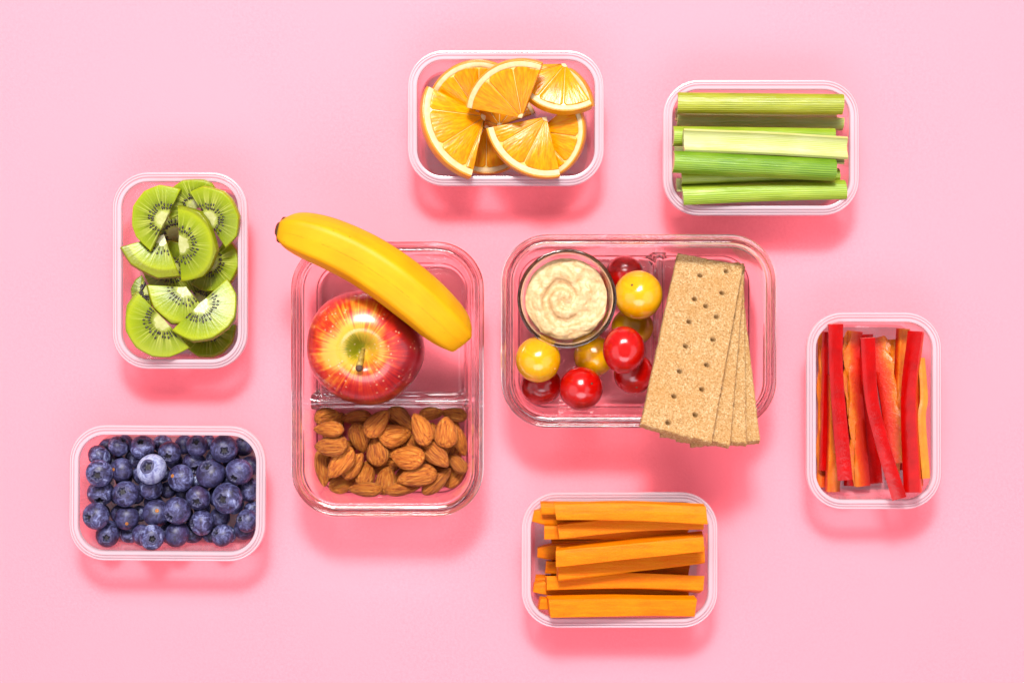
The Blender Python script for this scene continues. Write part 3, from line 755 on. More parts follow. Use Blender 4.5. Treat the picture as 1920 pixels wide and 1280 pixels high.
def build_crackers():
    q = [(1269.5, 480), (1394, 492), (1333, 829), (1201, 798)]
    zt, zb = .0225, .0715
    TL, TR = U(*q[0], zt), U(*q[1], zt); BR, BL = U(*q[2], zb), U(*q[3], zb)
    W = .5 * (np.linalg.norm(TR - TL) + np.linalg.norm(BR - BL)); Ln = .5 * (np.linalg.norm(TL - BL) + np.linalg.norm(TR - BR))
    print("cracker", W, Ln)
    holes = [(555, 255), (410, 292), (530, 380), (380, 425), (440, 460), (498, 515), (350, 550), (480, 640), (330, 685), (445, 780), (298, 820), (418, 912), (268, 952), (383, 1048), (237, 1090)]
    def uvh(zx, zy):
        p = np.array([1170 + zx / 2.91, 420 + zy / 2.91]); a, b, c, d = [np.array(t, float) for t in q]
        vv = .5
        for _ in range(12):
            l = a + (d - a) * vv; r = b + (c - b) * vv; uu = np.dot(p - l, r - l) / np.dot(r - l, r - l)
            t0 = a + (b - a) * uu; t1 = d + (c - d) * uu; vv = np.dot(p - t0, t1 - t0) / np.dot(t1 - t0, t1 - t0)
        return uu, vv
    HO = [uvh(*h) for h in holes]
    specs = [  # corners given as axis: top centre px, bottom centre px
        ((1326, 494), (1360, 834), 0, 'crispbread slice at the bottom of the fanned stack, only its edge strip showing'),
        ((1334, 492), (1333, 829), 1, 'crispbread slice second from the bottom of the fanned stack'),
        ((1336, 494), (1303, 823), 2, 'crispbread slice directly under the top one of the stack'),
        ((1331.75, 486), (1267, 813.5), 3, 'whole crispbread slice with pricked holes on top of the fanned stack'),
    ]
    nx, ny = 84, 236; th = .0048
    for (tp, bp, lev, lab) in specs:
        g = random.Random(40 + lev); sh = lev * 7.3
        P = [(u, v_) for u, v_ in (HO if lev == 3 else [((u + .03 * lev) % 1 if False else u, v_ + .02 * (lev - 1)) for u, v_ in HO])]
        Wl = W * (1.0 if lev == 3 else .97); top = []; bot = []
        for j in range(ny + 1):
            for i in range(nx + 1):
                u, v_ = i / nx, j / ny
                x, y = (u - .5) * Wl * (1.0 + .035 * (v_ - .5)), (.5 - v_) * Ln
                y -= .003 * (1 - u) * (1 - v_); eu = 1 if i in (0, nx) else 0; ev = 1 if j in (0, ny) else 0
                if eu: x += .0005 * mnoise.noise(Vector((y * 420, sh, i))) + .0004 * mnoise.noise(Vector((y * 110, sh, i + 3)))
                if ev: y += .0006 * mnoise.noise(Vector((x * 420, sh, j))) + .0006 * mnoise.noise(Vector((x * 90, sh, j + 3)))
                z = .00034 * mnoise.fractal(Vector((x * 520, y * 520, sh)), .8, 2, 3) + .0006 * mnoise.noise(Vector((x * 60, y * 60, sh)))
                for hu, hv in P:
                    dx, dy = (u - hu) * Wl, (v_ - hv) * Ln; d2 = dx * dx + dy * dy
                    if d2 < 1e-5: z -= .0050 * math.exp(-(d2 / (.00118 ** 2)) ** 2.5) - .0005 * math.exp(-((math.sqrt(d2) - .0021) / .0007) ** 2)
                if eu or ev: z -= .0008
                top.append((x, y, th / 2 + z)); bot.append((x, y, -th / 2 + .4 * z))
        o_ = (nx + 1) * (ny + 1); F = []
        I = lambda i, j: j * (nx + 1) + i
        for j in range(ny):
            for i in range(nx):
                F.append((I(i, j), I(i + 1, j), I(i + 1, j + 1), I(i, j + 1)))
                F.append((o_ + I(i, j), o_ + I(i, j + 1), o_ + I(i + 1, j + 1), o_ + I(i + 1, j)))
        for i in range(nx):
            for j in (0, ny): F.append((I(i, j), I(i + 1, j), o_ + I(i + 1, j), o_ + I(i, j)))
        for j in range(ny):
            for i in (0, nx): F.append((I(i, j), I(i, j + 1), o_ + I(i, j + 1), o_ + I(i, j)))
        V = top + bot
        a, b = U(*tp, zt - .005 * (3 - lev) * .9), U(*bp, zb - .005 * (3 - lev) * .9)
        yax = a - b; yax /= np.linalg.norm(yax)
        xax = np.array([-yax[1], yax[0], 0]); xax = -xax / np.linalg.norm(xax)
        if xax[0] < 0: xax = -xax
        zax = np.cross(xax, yax); R0 = np.stack([xax, yax, zax], 1)
        mid = (a + b) / 2
        ctr = 960 + mid[0] / (K * (HC - mid[2])), 640 - mid[1] / (K * (HC - mid[2]))
        loc, R_ = G2.settle(sample(V, F, .0009), ctr[0], ctr[1], R0, 0, mid[2], sink=.0022)
        print("cracker z", lev, mid[2], loc[2])
        o = obj("crispbread_slice", mesh_data("crispbread_slice", V, F, math.radians(70)), M['cracker']); put(o, loc, R_)
        tag(o, lab, 'crispbread', 'fanned crispbread slices')
build_crackers()

# ------------------------------------------------------------------ blueberries
def berry_parts(seed):
    """body, crown cap: unit radius; the crown sits at +z"""
    g = random.Random(seed); n = 45; m = 30; ph = g.uniform(0, 6.28); loops = []
    op = g.uniform(.75, 1.15)
    def pt(t, a):
        s = math.sin(t)
        lob = .5 + .5 * math.cos(5 * (a + ph) + .7 * math.sin(a))
        edge = (.20 + .13 * lob) * op                    # star shaped mouth
        lip = .06 * math.exp(-((s - edge - .10) / .07) ** 2) if t < 1.2 else 0
        dip = -.24 / (1 + math.exp((s - edge) / .018)) if t < 1.2 else 0
        bot = .05 * math.exp(-(s / .22) ** 2) if t > 2 else 0
        z = .88 * math.cos(t) + lip + dip - .05 * math.exp(-(s / .5) ** 2) * (1 if t < 1.5 else 0) + bot
        w = 1 + .012 * math.sin(2 * a + ph)
        return (s * math.cos(a) * w, s * math.sin(a) * w, z)
    ts = list(np.linspace(.012, .62, 24)) + list(np.linspace(.70, math.pi - .03, m))
    for t in ts: loops.append([pt(t, 2 * math.pi * j / n) for j in range(n)])
    kc = 19
    crown = loops_mesh(loops[:kc + 1], True, False); body = loops_mesh(loops[kc:], False, True)
    return body, crown, loops_mesh(loops)
BP = [berry_parts(s) for s in range(5)]
def scale_mesh(name, VF, recalc=True): return mesh_data(name, [tuple(np.array(p) * .0075) for p in VF[0]], VF[1])
B_body = [scale_mesh("berry_skin", b[0]) for b in BP]; B_crown = [scale_mesh("crown", b[1]) for b in BP]
def fix_out(me):   # open caps: make the normals point outwards
    pass
B_pts = [sample(np.array(b[2][0]) * .0075, b[2][1], .0007) for b in BP]
V, F = lathe([(.0001, .0003), (.0005, .0002), (.0007, .0005), (.0010, .0004), (.0012, -.0002)], 10)
SCAR = mesh_data("stem_scar", [(x, y, -(z + .0062)) for x, y, z in V], F)
GB = 'blueberries heaped in the plastic tub'
b_hid = 'dark blueberry mostly hidden under other blueberries'
b_star = 'dark blueberry with its open star crown facing up'
b_side = 'blueberry on top with its crown turned to the side'
b_plain = 'smooth dark blueberry on top showing no crown'
b_wall = 'blueberry touching the tub wall with its crown facing sideways'
berries = [
    *[(x, y, 150, None, None, b_hid) for x, y in ((530, 340), (730, 330), (960, 330), (1250, 330), (930, 470), (480, 640), (1420, 930), (250, 300), (560, 180), (1400, 180), (240, 640), (460, 560), (840, 420), (1440, 380), (1580, 700), (860, 760), (1100, 900), (330, 880), (800, 1000), (1300, 1030), (640, 820))],
    (380, 225, 160, None, None, b_hid), (840, 200, 165, None, None, b_hid), (645, 430, 175, None, None, b_hid), (1000, 222, 170, None, None, b_hid), (1250, 190, 130, None, None, b_hid),
    (1550, 345, 175, None, None, b_hid), (1125, 385, 200, (30, 60), None, b_hid), (890, 585, 150, None, None, b_hid), (460, 805, 165, (0, -20), None, b_hid), (1375, 820, 180, None, None, b_hid),
    (565, 1000, 195, None, None, b_hid), (1185, 1005, 195, None, None, b_hid), (1520, 975, 200, None, None, b_hid), (1510, 745, 160, None, None, b_hid), (300, 965, 185, None, None, b_hid),
    (280, 520, 170, None, None, b_hid), (1000, 690, 170, None, None, b_hid), (690, 1000, 190, None, None, b_hid), (890, 1000, 190, None, None, b_hid), (620, 690, 170, None, None, b_hid),
    (400, 400, 170, None, None, b_hid), (780, 640, 170, None, None, b_hid), (1400, 500, 180, None, None, b_hid), (1120, 560, 170, None, None, b_hid), (1560, 560, 170, None, None, b_hid), (340, 740, 170, None, None, b_hid), (1250, 730, 160, None, None, b_hid),
    # upper layer
    (340, 625, 225, (10, 70), None, 'blueberry squeezed between three others with its crown tipped sideways'), (735, 600, 205, None, None, b_plain), (1150, 660, 210, (0, 40), None, 'dark blueberry with star crown, half under the largest one'),
    (490, 440, 200, None, (-60, -10), 'dark blueberry with a tiny orange stem dot at its edge'),
    (915, 315, 190, (0, 40), None, 'blueberry tucked behind the pale dusty one'), (495, 245, 175, (55, -60), None, 'blueberry with its crown turned out towards the long wall'), (680, 245, 205, (0, -60), None, 'blueberry by the long wall next to the pale dusty one'), (1145, 235, 185, (5, -50), None, 'small blueberry with star crown by the long tub wall'),
    (290, 315, 195, (-60, 70), None, 'blueberry in the tub corner beside the wide-crowned one'), (1530, 225, 175, (0, -75), None, 'blueberry in the tub corner behind the big star-crowned one'), (1580, 650, 205, (-80, 0), None, b_wall), (1550, 885, 190, (-60, -20), None, b_wall),
    (300, 830, 225, (-60, 10), None, 'mottled blueberry against the short wall with its crown sideways'), (1340, 990, 190, (-60, -35), None, 'blueberry by the long wall next to the reddish purple one'),
    (328, 465, 220, (0, 22), None, 'blueberry with a wide dusty crown facing up beside the short wall'),
    (1358, 260, 230, (25, 18), None, 'big dark blueberry with deep star crown near the tub corner'), (1505, 445, 225, (-35, 55), None, 'blueberry with star crown beside the short wall, touching the largest one'), (565, 640, 220, (-15, -35), None, 'blueberry with star crown beside the half-covered plain one'), (1265, 490, 245, (-25, -85), None, 'large blueberry with a small crown at its edge, beside the orange-scarred one'),
    (1030, 490, 225, None, (-60, -28), 'dark blueberry with a pale orange stem scar near a shiny highlight'),
    (800, 780, 225, None, (30, -35), 'blueberry with a round orange stem scar facing up mid heap'),
    (590, 870, 205, None, (20, 45), 'purplish blueberry with a golden stem scar on its lower side'),
    (1385, 675, 255, (-35, 5), None, 'largest dark blueberry with a shallow wrinkled crown'), (1000, 795, 230, (-60, 55), None, 'blueberry with a frosted crown at its side, beside the orange-dotted one'), (1205, 880, 210, (-85, 5), None, 'reddish purple blueberry with its crown turned away'),
    (385, 1000, 200, (15, 20), None, 'round blueberry with frosted star crown in the tub corner'), (770, 1005, 210, (25, 5), None, 'blueberry with frosted star crown next to the flattened one'), (995, 1010, 220, None, None, 'flattened plain blueberry in the row along the tub wall'),
    (785, 435, 250, (-20, -38), None, 'pale dusty blue blueberry with pinkish crown on top of the heap'),
]
def pack_berries():
    """let the berries sink and push each other apart until they rest in the tub"""
    n = len(berries); P = np.array([(110 + b[0] / 4.415, 780 + b[1] / 4.415) for b in berries])
    rad = np.array([b[2] / 4.415 / 2 * px_m(.018) for b in berries]) * 1.0
    hid = np.array([b[5] == b_hid for b in berries]); mass = np.where(hid, .25, 1.0)
    X = np.zeros((n, 3)); X[:, 2] = np.where(hid, rad + .001, rad + .020) + np.arange(n) * 2e-5
    cx_, cy_ = B_berry.c; hx, hy = B_berry.half
    tgt = lambda z: np.stack([(P[:, 0] - 960) * K * (HC - z), -(P[:, 1] - 640) * K * (HC - z)], 1)
    X[:, :2] = tgt(X[:, 2])
    for it in range(500):
        X[:, :2] += (tgt(X[:, 2]) - X[:, :2]) * np.where(hid, .02, .18)[:, None] * (1 if it < 420 else .2)
        X[:, 2] -= .00012
        for _ in range(3):
            D = X[:, None] - X[None]; L = np.linalg.norm(D, axis=2) + np.eye(n); pen = (rad[:, None] + rad[None]) - L
            pen[np.eye(n, dtype=bool)] = 0; pen = np.maximum(pen, 0)
            w = mass[None] / (mass[:, None] + mass[None])
            X += (D / L[:, :, None] * (pen * w * .5)[:, :, None]).sum(1)
            wall = np.interp(X[:, 2], [.002, .030], [.0068, .0056]) + rad
            corner = .0205
            for ax, c, h in ((0, cx_, hx), (1, cy_, hy)):
                X[:, ax] = np.clip(X[:, ax], c - h + wall, c + h - wall)
            q = np.stack([X[:, 0] - cx_, X[:, 1] - cy_], 1); e = np.abs(q) - (np.array([hx, hy]) - corner)
            lim = np.maximum(corner - wall, 0); le = np.linalg.norm(np.maximum(e, 0), axis=1)
            m = (e > 0).all(1) & (le > lim)
            if m.any():
                f = (lim[m] / le[m])[:, None]; nq = (np.array([hx, hy]) - corner) + e[m] * f
                X[m, :2] = np.sign(q[m]) * nq + np.array([cx_, cy_])
            X[:, 2] = np.maximum(X[:, 2], rad + .0011)
    return X
BX = pack_berries(); print("berry top", BX[:, 2].max(), np.sort(BX[:, 2])[-12:])
for k, (zx, zy, dm, cr, sc_, lab) in enumerate(berries):
    px, py = 110 + zx / 4.415, 780 + zy / 4.415; i = k % 5
    s = (dm / 4.415 / 2 * px_m(.018)) / .0075
    g = random.Random(k * 13 + 5)
    if cr is not None: d = np.array([cr[0], -cr[1], 0]) / (dm / 2.0); d[2] = math.sqrt(max(.02, 1 - d[0] ** 2 - d[1] ** 2))
    elif sc_ is not None: d = np.array([sc_[0], -sc_[1], 0]) / (dm / 2.0); d[2] = math.sqrt(max(.02, 1 - d[0] ** 2 - d[1] ** 2)); d = -d
    else: q0 = g.uniform(0, 6.28); d = np.array([math.cos(q0), math.sin(q0), -.45])
    q = Vector(d).to_track_quat('Z', 'Y').to_matrix(); R0 = np.array(q) @ Rz(g.uniform(0, 6.28))
    sc = s * np.array([1.0, 1.0 + g.uniform(-.04, .02), 1.0 + g.uniform(-.02, .06)])
    loc, R_ = BX[k], R0
    t = empty("blueberry"); put(t, loc, R_, sc); tag(t, lab, 'blueberry', GB)
    pale = lab.startswith('pale')
    if pale:
        me = B_body[i].copy(); me.materials.clear(); obj("berry_skin", me, M['berry_pale'], t)
    else: obj("berry_skin", B_body[i], M['berry'], t)
    obj("crown", B_crown[i], M['crown'], t)
    if sc_ is not None: obj("stem_scar", SCAR, M['scar'], t)

# ------------------------------------------------------------------ kiwi
def arc(r, a0, a1, n): return [(r * math.cos(a), r * math.sin(a)) for a in np.linspace(a0, a1, n)]
def kiwi_slice(zx, zy, Rz_, bulge, half, lab, seed, th=.0048, squash=1.0):
    g = random.Random(seed); s = px_m(.02) / 3.047; R = Rz_ * s
    a0, a1 = math.radians(-half), math.radians(half)
    full = half >= 179
    nf = 11; corners = sorted([a0 + (a1 - a0) * (i + g.uniform(-.25, .25)) / max(1, round(nf * half / 180)) for i in range(1, max(2, round(nf * half / 180)))])
    ang = [a0] + corners + [a1]
    rad = [R * g.uniform(.96, 1.03) for _ in ang]
    out = []
    for i in range(len(ang) - 1):          # flat facets left by the knife, softened
        p, q = np.array((math.cos(ang[i]), math.sin(ang[i]))) * rad[i], np.array((math.cos(ang[i + 1]), math.sin(ang[i + 1]))) * rad[i + 1]
        for f in np.linspace(0, 1, 7)[:-1]:
            c = p + (q - p) * f; rc = np.linalg.norm(c); bow = R * .985
            out.append(tuple(c / rc * (rc * .72 + bow * .28)))
    out.append((math.cos(a1) * rad[-1], math.sin(a1) * rad[-1]))
    if not full: out.append((-.0006, 0.0))
    else: out.pop()
    V, F = prism(out, -th / 2, th / 2, .0007)
    t = empty("kiwi_slice"); tag(t, lab, 'kiwi slice', 'kiwi slices in the tub')
    loc, R_ = B_kiwi.settle(sample(V, F, .0007), 190 + zx / 3.047, 300 + zy / 3.047, Rz(math.radians(bulge)), .28, .012, reach=.0012, lam=1.0, sink=.0008)
    put(t, loc, R_)
    obj("flesh", mesh_data("flesh", V, F, math.radians(50)), M['kiwi'], t)
    rc = R * .215; co = [(rc * (1 + .10 * math.sin(7 * a + seed) + .06 * math.sin(13 * a)) * math.cos(a) * 1.15, rc * (1 + .10 * math.sin(7 * a + seed)) * math.sin(a)) for a in np.linspace(a0, a1, 40)]
    if not full: co.append((-.0007, 0))
    V, F = prism(co, -th / 2 - .00012, th / 2 + .00012, .0001, 1); obj("core", mesh_data("core", V, F, math.radians(30)), M['kiwi_core'], t)
    SV, SF = [], []
    na = max(6, int(34 * half / 180))
    for i in range(na):
        a = a0 + (a1 - a0) * (i + .5 + g.uniform(-.2, .2)) / na
        for r in ([g.uniform(.33, .38), g.uniform(.43, .50)] if g.random() < .6 else [g.uniform(.34, .47)]):
            for sd in (1, -1):
                c = np.array((R * r * math.cos(a), R * r * math.sin(a), sd * (th / 2 - .0001)))
                e1 = np.array((math.cos(a), math.sin(a), 0)); e2 = np.array((-math.sin(a), math.cos(a), 0)); b = len(SV)
                l, w, h = .00135 * g.uniform(.8, 1.2), .00074 * g.uniform(.8, 1.2), .00042
                SV += [c + e1 * l * 1.1, c - e1 * l, c + e2 * w + e1 * l * .25, c - e2 * w + e1 * l * .25, c + e2 * w * .6 - e1 * l * .55, c - e2 * w * .6 - e1 * l * .55, c + np.array((0, 0, sd * h)), c - np.array((0, 0, sd * h))]
                ring = [0, 2, 4, 1, 5, 3]
                for q in range(6):
                    SF.append((b + ring[q], b + ring[(q + 1) % 6], b + 6)); SF.append((b + ring[(q + 1) % 6], b + ring[q], b + 7))
    o = obj("seeds", mesh_data("seeds", SV, SF, True), M['seed'], t); o['kind'] = 'stuff'
for a in [
    (425, 420, 150, 20, 179.9, 'whole round kiwi slice buried under the half slices', 11), (610, 980, 165, 280, 90, 'shaded kiwi half slice under another in the tub corner', 12),
    (400, 620, 165, 270, 179.9, 'kiwi slice on the tub floor between two wedges', 24), (265, 745, 95, 200, 90, 'small kiwi piece peeping out between two slices by the wall', 13), (560, 800, 140, 20, 100, 'dim kiwi slice at the bottom between three others', 14),
    (540, 270, 165, 110, 95, 'kiwi half slice tucked behind two others by the short wall', 15),
    (640, 585, 175, -40, 95, 'shaded kiwi slice partly under two bright ones against the long wall', 16), (618, 335, 185, 32, 92, 'kiwi half slice in the tub corner partly covered by a bright one', 17),
    (350, 450, 252, 247, 47, 'kiwi wedge with its pale core pointing up to a corner', 18), (480, 735, 215, 247, 68, 'kiwi wedge in the middle overlapped by a tilted half slice', 19),
    (372, 345, 192, 153, 92, 'bright kiwi half slice in the tub corner with rounded edge to the wall', 20), (358, 915, 215, 222, 91, 'bright kiwi half slice in the corner opposite the straight-cut slice', 21),
    (455, 478, 222, 0, 91, 'bright kiwi half slice with a straight cut along the tub length', 22), (568, 832, 215, -44, 91, 'bright kiwi half slice lying on top, its cut edge slanting', 23),
]: kiwi_slice(*a)

# ------------------------------------------------------------------ oranges
def sector(r0, r1, a0, a1, n=24):
    return arc(r1, a0, a1, n) + (arc(r0, a1, a0, n) if r0 > 1e-5 else [(0, 0)])
def orange_slice(zx, zy, Rz_, a0, a1, lab, seed, th=.0062, tilt=.34):
    g = random.Random(seed); s = px_m(.018) / 4.571; R = Rz_ * s; A0, A1 = math.radians(a0), math.radians(a1)
    t = empty("orange_slice"); tag(t, lab, 'orange slice', 'orange slices in the tub')
    V, F = prism(sector(0, R, A0, A1, 30), -th / 2, th / 2, .0006)
    mid = (A0 + A1) / 2
    loc, R_ = B_orange.settle(sample(V, F, .0008), 740 + zx / 4.571, 70 + zy / 4.571, np.eye(3), tilt, .012, reach=.0012, lam=1.0, sink=.0008)
    put(t, loc, R_)
    P = lambda nm, out, z, bev, m, par: obj(nm, mesh_data(nm, *prism(out, -z, z, bev), math.radians(45)), m, par)
    pl = P("peel", sector(R * .968, R, A0, A1, 34), th / 2 - .0001, .0006, M['peel'], t)
    e = .0003 / R
    P("pith", sector(R * .882, R * .974, A0 - e * .4, A1 + e * .4, 34), th / 2, .0003, M['pith'], t)
    fl = P("membrane", sector(0, R * .888, A0, A1, 30), th / 2 - .0004, .0002, M['membrane'], t)
    P("core", sector(0, R * .075, A0 - .02, A1 + .02, 9), th / 2 + .0003, .0002, M['pith'], t)
    step = math.radians(36); b = A0 - step * g.uniform(.1, .8); cuts = [A0]
    while b < A1:
        if b - A0 > .12 and A1 - b > .12: cuts.append(b)
        b += step * g.uniform(.88, 1.12)
    cuts.append(A1)
    for i in range(len(cuts) - 1):
        c0, c1 = cuts[i], cuts[i + 1]; gap = .00024
        o0 = gap if i > 0 else -.00025; o1 = gap if i < len(cuts) - 2 else -.00025
        ro = R * .884; pts = []
        rin = R * .075
        m_ = 16
        for k in range(m_ + 1):
            f = k / m_; a = c0 + (c1 - c0) * f
            k2 = min(f if i > 0 else 1, (1 - f) if i < len(cuts) - 2 else 1)
            rr = ro * (1 - .055 * max(0, 1 - k2 / .16) ** 2) + .0002 * math.sin(9 * f + seed)
            off = o0 * (1 - f) - o1 * f
            pts.append((rr * math.cos(a) - off * math.sin(a), rr * math.sin(a) + off * math.cos(a)))
        for a, off in ((c1, -o1), (c0, o0)):
            pts.append((rin * math.cos(a) - off * .5 * math.sin(a), rin * math.sin(a) + off * .5 * math.cos(a)))
        P("segment", pts, th / 2 + g.uniform(.0001, .0004), .0005, M['pulp'], t)
for a in [
    (900, 760, 330, 20, 340, 'thick orange slice hidden in the middle under the others', 1, .004), (790, 760, 425, 225, 312, 'shaded orange slice wedged between two bright ones', 2, .006),
    (1325, 625, 400, 5, 62, 'narrow orange slice by the tub wall behind the pale-cored one', 3, .006),
    (720, 640, 440, 66, 168, 'orange slice partly covered by two others in the tub corner', 4, .006),
    (1235, 805, 412, -66, 36, 'orange quarter slice leaning beside the big front slice', 5, .006),
    (1462, 250, 440, 182, 300, 'orange slice with its white core pointing at the long wall', 6, .006),
    (765, 690, 556, 158, 257, 'bright orange slice touching the short wall of the tub', 7, .0066),
    (1098, 685, 482, 70, 171, 'bright orange slice in the middle resting on its neighbours', 8, .0066),
    (1290, 690, 515, 192, 283, 'bright orange slice on top with its core beside the quarter slice', 9, .0066),
]: orange_slice(*a)

# ------------------------------------------------------------------ sticks
def stick_frame(poly, z):
    W = np.array([U(a, b, z) for a, b in poly]); org = W.mean(0)
    return W - org, (960 + org[0] / (K * (HC - z)), 640 - org[1] / (K * (HC - z)))
def celery(x0, y0, x1, y1, w, roll, mat, lab, seed, bow=0.0, zg=.015):
    g = random.Random(seed); f = lambda a, b: (1220 + a / 4.571, 130 + b / 4.571)
    P0, P1 = f(x0, y0), f(x1, y1); mid = ((P0[0] + P1[0]) / 2, (P0[1] + P1[1]) / 2 + bow)
    S, ctr = stick_frame([P0, mid, P1], zg); S = catmull(S, 22)
    wd = w / 4.571 * px_m(zg) / 2
    no, ni = 53, 15; sec0 = []; tags = []
    span = math.radians(78)
    for i in range(no):
        a = -span + 2 * span * i / (no - 1); rr = 1 + .020 * math.cos(13 * 2 * math.pi * i / (no - 1))
        sec0.append((wd * math.sin(a) / math.sin(span) * rr, wd * .98 * (math.cos(a) - .25) * rr)); tags.append(i / (no - 1))
    for i in range(ni):
        a = span * (1 - 2 * i / (ni - 1)) * .93
        sec0.append((wd * .86 * math.sin(a) / math.sin(span), wd * (.46 * math.cos(a) - .38))); tags.append(i / (ni - 1))
    n = len(sec0); taper = g.uniform(-.06, .06)
    def section(i, t):
        k = 1 + taper * (t - .5); return [(u * k, h * k) for u, h in sec0]
    V, F = sweep(S, section, math.radians(roll), True, math.radians(g.uniform(-5, 5)))
    V = np.array(V)
    for e, idx in ((-1, range(n)), (1, range(len(V) - n, len(V)))):      # slanting cut ends
        sl = g.uniform(-.10, .10)
        for i in idx: V[i, 0] += sl * V[i, 1] + g.uniform(-.00012, .00012)
    V = [tuple(p) for p in V]
    fm = []
    for q in F:
        if len(q) > 4: fm.append(1)
        else: fm.append(0 if min(x % n for x in q) < no - 1 and max(x % n for x in q) <= no - 1 else 1)
    me = mesh_data("celery_stick", V, F, math.radians(60), fm, recalc=True)
    uv_from(me, [(i // n / 21.0, tags[i % n]) for i in range(len(V))])
    o = obj("celery_stick", me, [M[mat], M['cel_white']])
    hid = 'floor' in lab; loc, R_ = B_celery.settle(sample(V, F, .0008), ctr[0], ctr[1], np.eye(3), .10, zg, reach=.007 if hid else .0025, lam=.08 if hid else .4, axis=(S[-1] - S[0])[:2], sink=.0008); put(o, loc, R_)
    tag(o, lab, 'celery stick', 'celery sticks in the tub')
for a in [
    *[(300 + 15 * (i % 2), y, 1540, y + 6, 120, r, m, 'celery stick on the tub floor under the visible layers', 30 + i) for i, (y, r, m) in
      enumerate([(360, 0, 'cel_green'), (560, 0, 'cel_pale'), (760, 0, 'cel_deep'), (950, 0, 'cel_green')])],
    (215, 385, 1585, 380, 130, 150, 'cel_olive', 'celery stick on the bottom below the ridged yellow-green one', 1),
    (235, 715, 1650, 755, 130, 170, 'cel_deep', 'dark green celery stick at the bottom under the pale hollow one', 2),
    (235, 1045, 1630, 1070, 120, 165, 'cel_pale', 'pale celery stick peeping out under the front stick', 3),
    (262, 925, 1615, 885, 125, 20, 'cel_green', 'celery stick at the bottom between the deep green and front sticks', 4),
    (235, 440, 1655, 470, 125, 35, 'cel_pale', 'pale celery stick beside the broad yellow-green one', 5),
    (200, 560, 1560, 575, 165, 5, 'cel_green', 'green celery stick mostly covered by the pale hollow one', 6),
    (245, 290, 1635, 302, 172, 0, 'cel_olive', 'broad ridged yellow-green celery stick on top along the wall', 7),
    (278, 1055, 1660, 1000, 168, -12, 'cel_green', 'light green celery stick with white upper edge along the wall', 8, -1.5),
    (300, 605, 1675, 655, 185, 183, 'cel_pale', 'pale celery stick with its hollow side up in the middle', 9, -1.5),
    (195, 785, 1560, 850, 178, 4, 'cel_deep', 'deep green ridged celery stick with round side up', 10),
]: celery(*a)

def carrot(x0, y0, x1, y1, w, h, lab, seed, bow=0.0, roll=0.0, blunt=False, zg=.015):
    g = random.Random(seed); f = lambda a, b: (960 + a / 4.571, 910 + b / 4.571)
    P0, P1 = f(x0, y0), f(x1, y1); mid = ((P0[0] + P1[0]) / 2, (P0[1] + P1[1]) / 2 + bow / 4.571)
    S, ctr = stick_frame([P0, mid, P1], zg); S = catmull(S, 26)
    wd = w / 4.571 * px_m(zg) / 2; hh = h * .001 / 2
    base = rrect(wd, hh, .0007, 0, 3); base = [(p[0] * (1 + .10 * g.uniform(-1, 1)), p[1]) for p in base]
    sk = g.uniform(-.14, .14); ph = [g.uniform(0, 6.28) for _ in range(4)]
    def section(i, t):
        k = 1 + .05 * math.sin(3 * t + ph[0]) + .02 * math.sin(9 * t + ph[1]); k2 = 1 + .05 * math.sin(2.5 * t + ph[2])
        if blunt and t < .10: q = .62 + .38 * math.sin(math.pi / 2 * t / .10); k *= q; k2 *= q
        return [(u * k + sk * v_, v_ * k2) for u, v_ in base]
    V, F = sweep(S, section, math.radians(roll), True, math.radians(g.uniform(-10, 10)))
    V = np.array(V); n = len(base)
    for idx in (range(n), range(len(V) - n, len(V))):
        sl = g.uniform(-.18, .18)
        for i in idx: V[i, 0] += sl * (V[i, 1] - V[list(idx)[0], 1]) + g.uniform(-.0001, .0001)
    V = [tuple(p) for p in V]
    o = obj("carrot_stick", mesh_data("carrot_stick", V, F, math.radians(40)), M['carrot'])
    loc, R_ = B_carrot.settle(sample(V, F, .0008), ctr[0], ctr[1], np.eye(3), .10, zg, reach=.006 if seed < 9 or seed > 20 else .0025, lam=.12 if seed < 9 or seed > 20 else .4, axis=(S[-1] - S[0])[:2], sink=.0005); put(o, loc, R_)
    tag(o, lab, 'carrot stick', 'carrot sticks in the tub')
for a in [
    *[(330, y, 1500, y + 4, 105, 7, 'carrot stick lying on the tub floor under the visible layers', 30 + i) for i, y in enumerate((230, 370, 510, 650, 790, 930))],
    (200, 255, 1480, 300, 130, 8, 'blunt-ended carrot stick at the bottom under the wall-side stick', 1, 0, 0, True),
    (305, 392, 1500, 400, 110, 7, 'carrot stick at the bottom with one end just showing', 2),
    (243, 560, 1640, 470, 130, 8, 'round-ended carrot stick under the two slanting sticks', 3, 0, 0, True),
    (290, 680, 1520, 720, 110, 7, 'short carrot stick low down between slanting and straight sticks', 4),
    (195, 745, 1480, 790, 105, 7, 'shaded carrot stick lying under the slanting pair', 5),
    (180, 860, 1500, 900, 115, 8, 'round-tipped carrot stick under the curved one', 6, 0, 0, True),
    (245, 930, 1500, 985, 100, 7, 'carrot stick on the bottom behind the front stick', 7),
    (262, 235, 1470, 240, 80, 6, 'thin carrot stick tucked under the stick by the wall', 8),
    (415, 385, 1610, 305, 115, 9, 'curved carrot stick shaded by the wall-side stick', 9, -25),
    (310, 1035, 1565, 1055, 150, 9, 'thick square carrot stick along the front wall', 10, -8),
    (310, 858, 1640, 875, 120, 10, 'curved carrot stick on top next to the square front stick', 11, -22),
    (405, 735, 1640, 590, 130, 9, 'slanting carrot stick, the lower one of the crossing pair', 12),
    (395, 595, 1600, 455, 132, 10, 'slanting carrot stick, the upper one of the crossing pair', 13),
    (395, 222, 1620, 245, 135, 10, 'straight carrot stick on top along the wall', 14, -15),
]: carrot(*a)

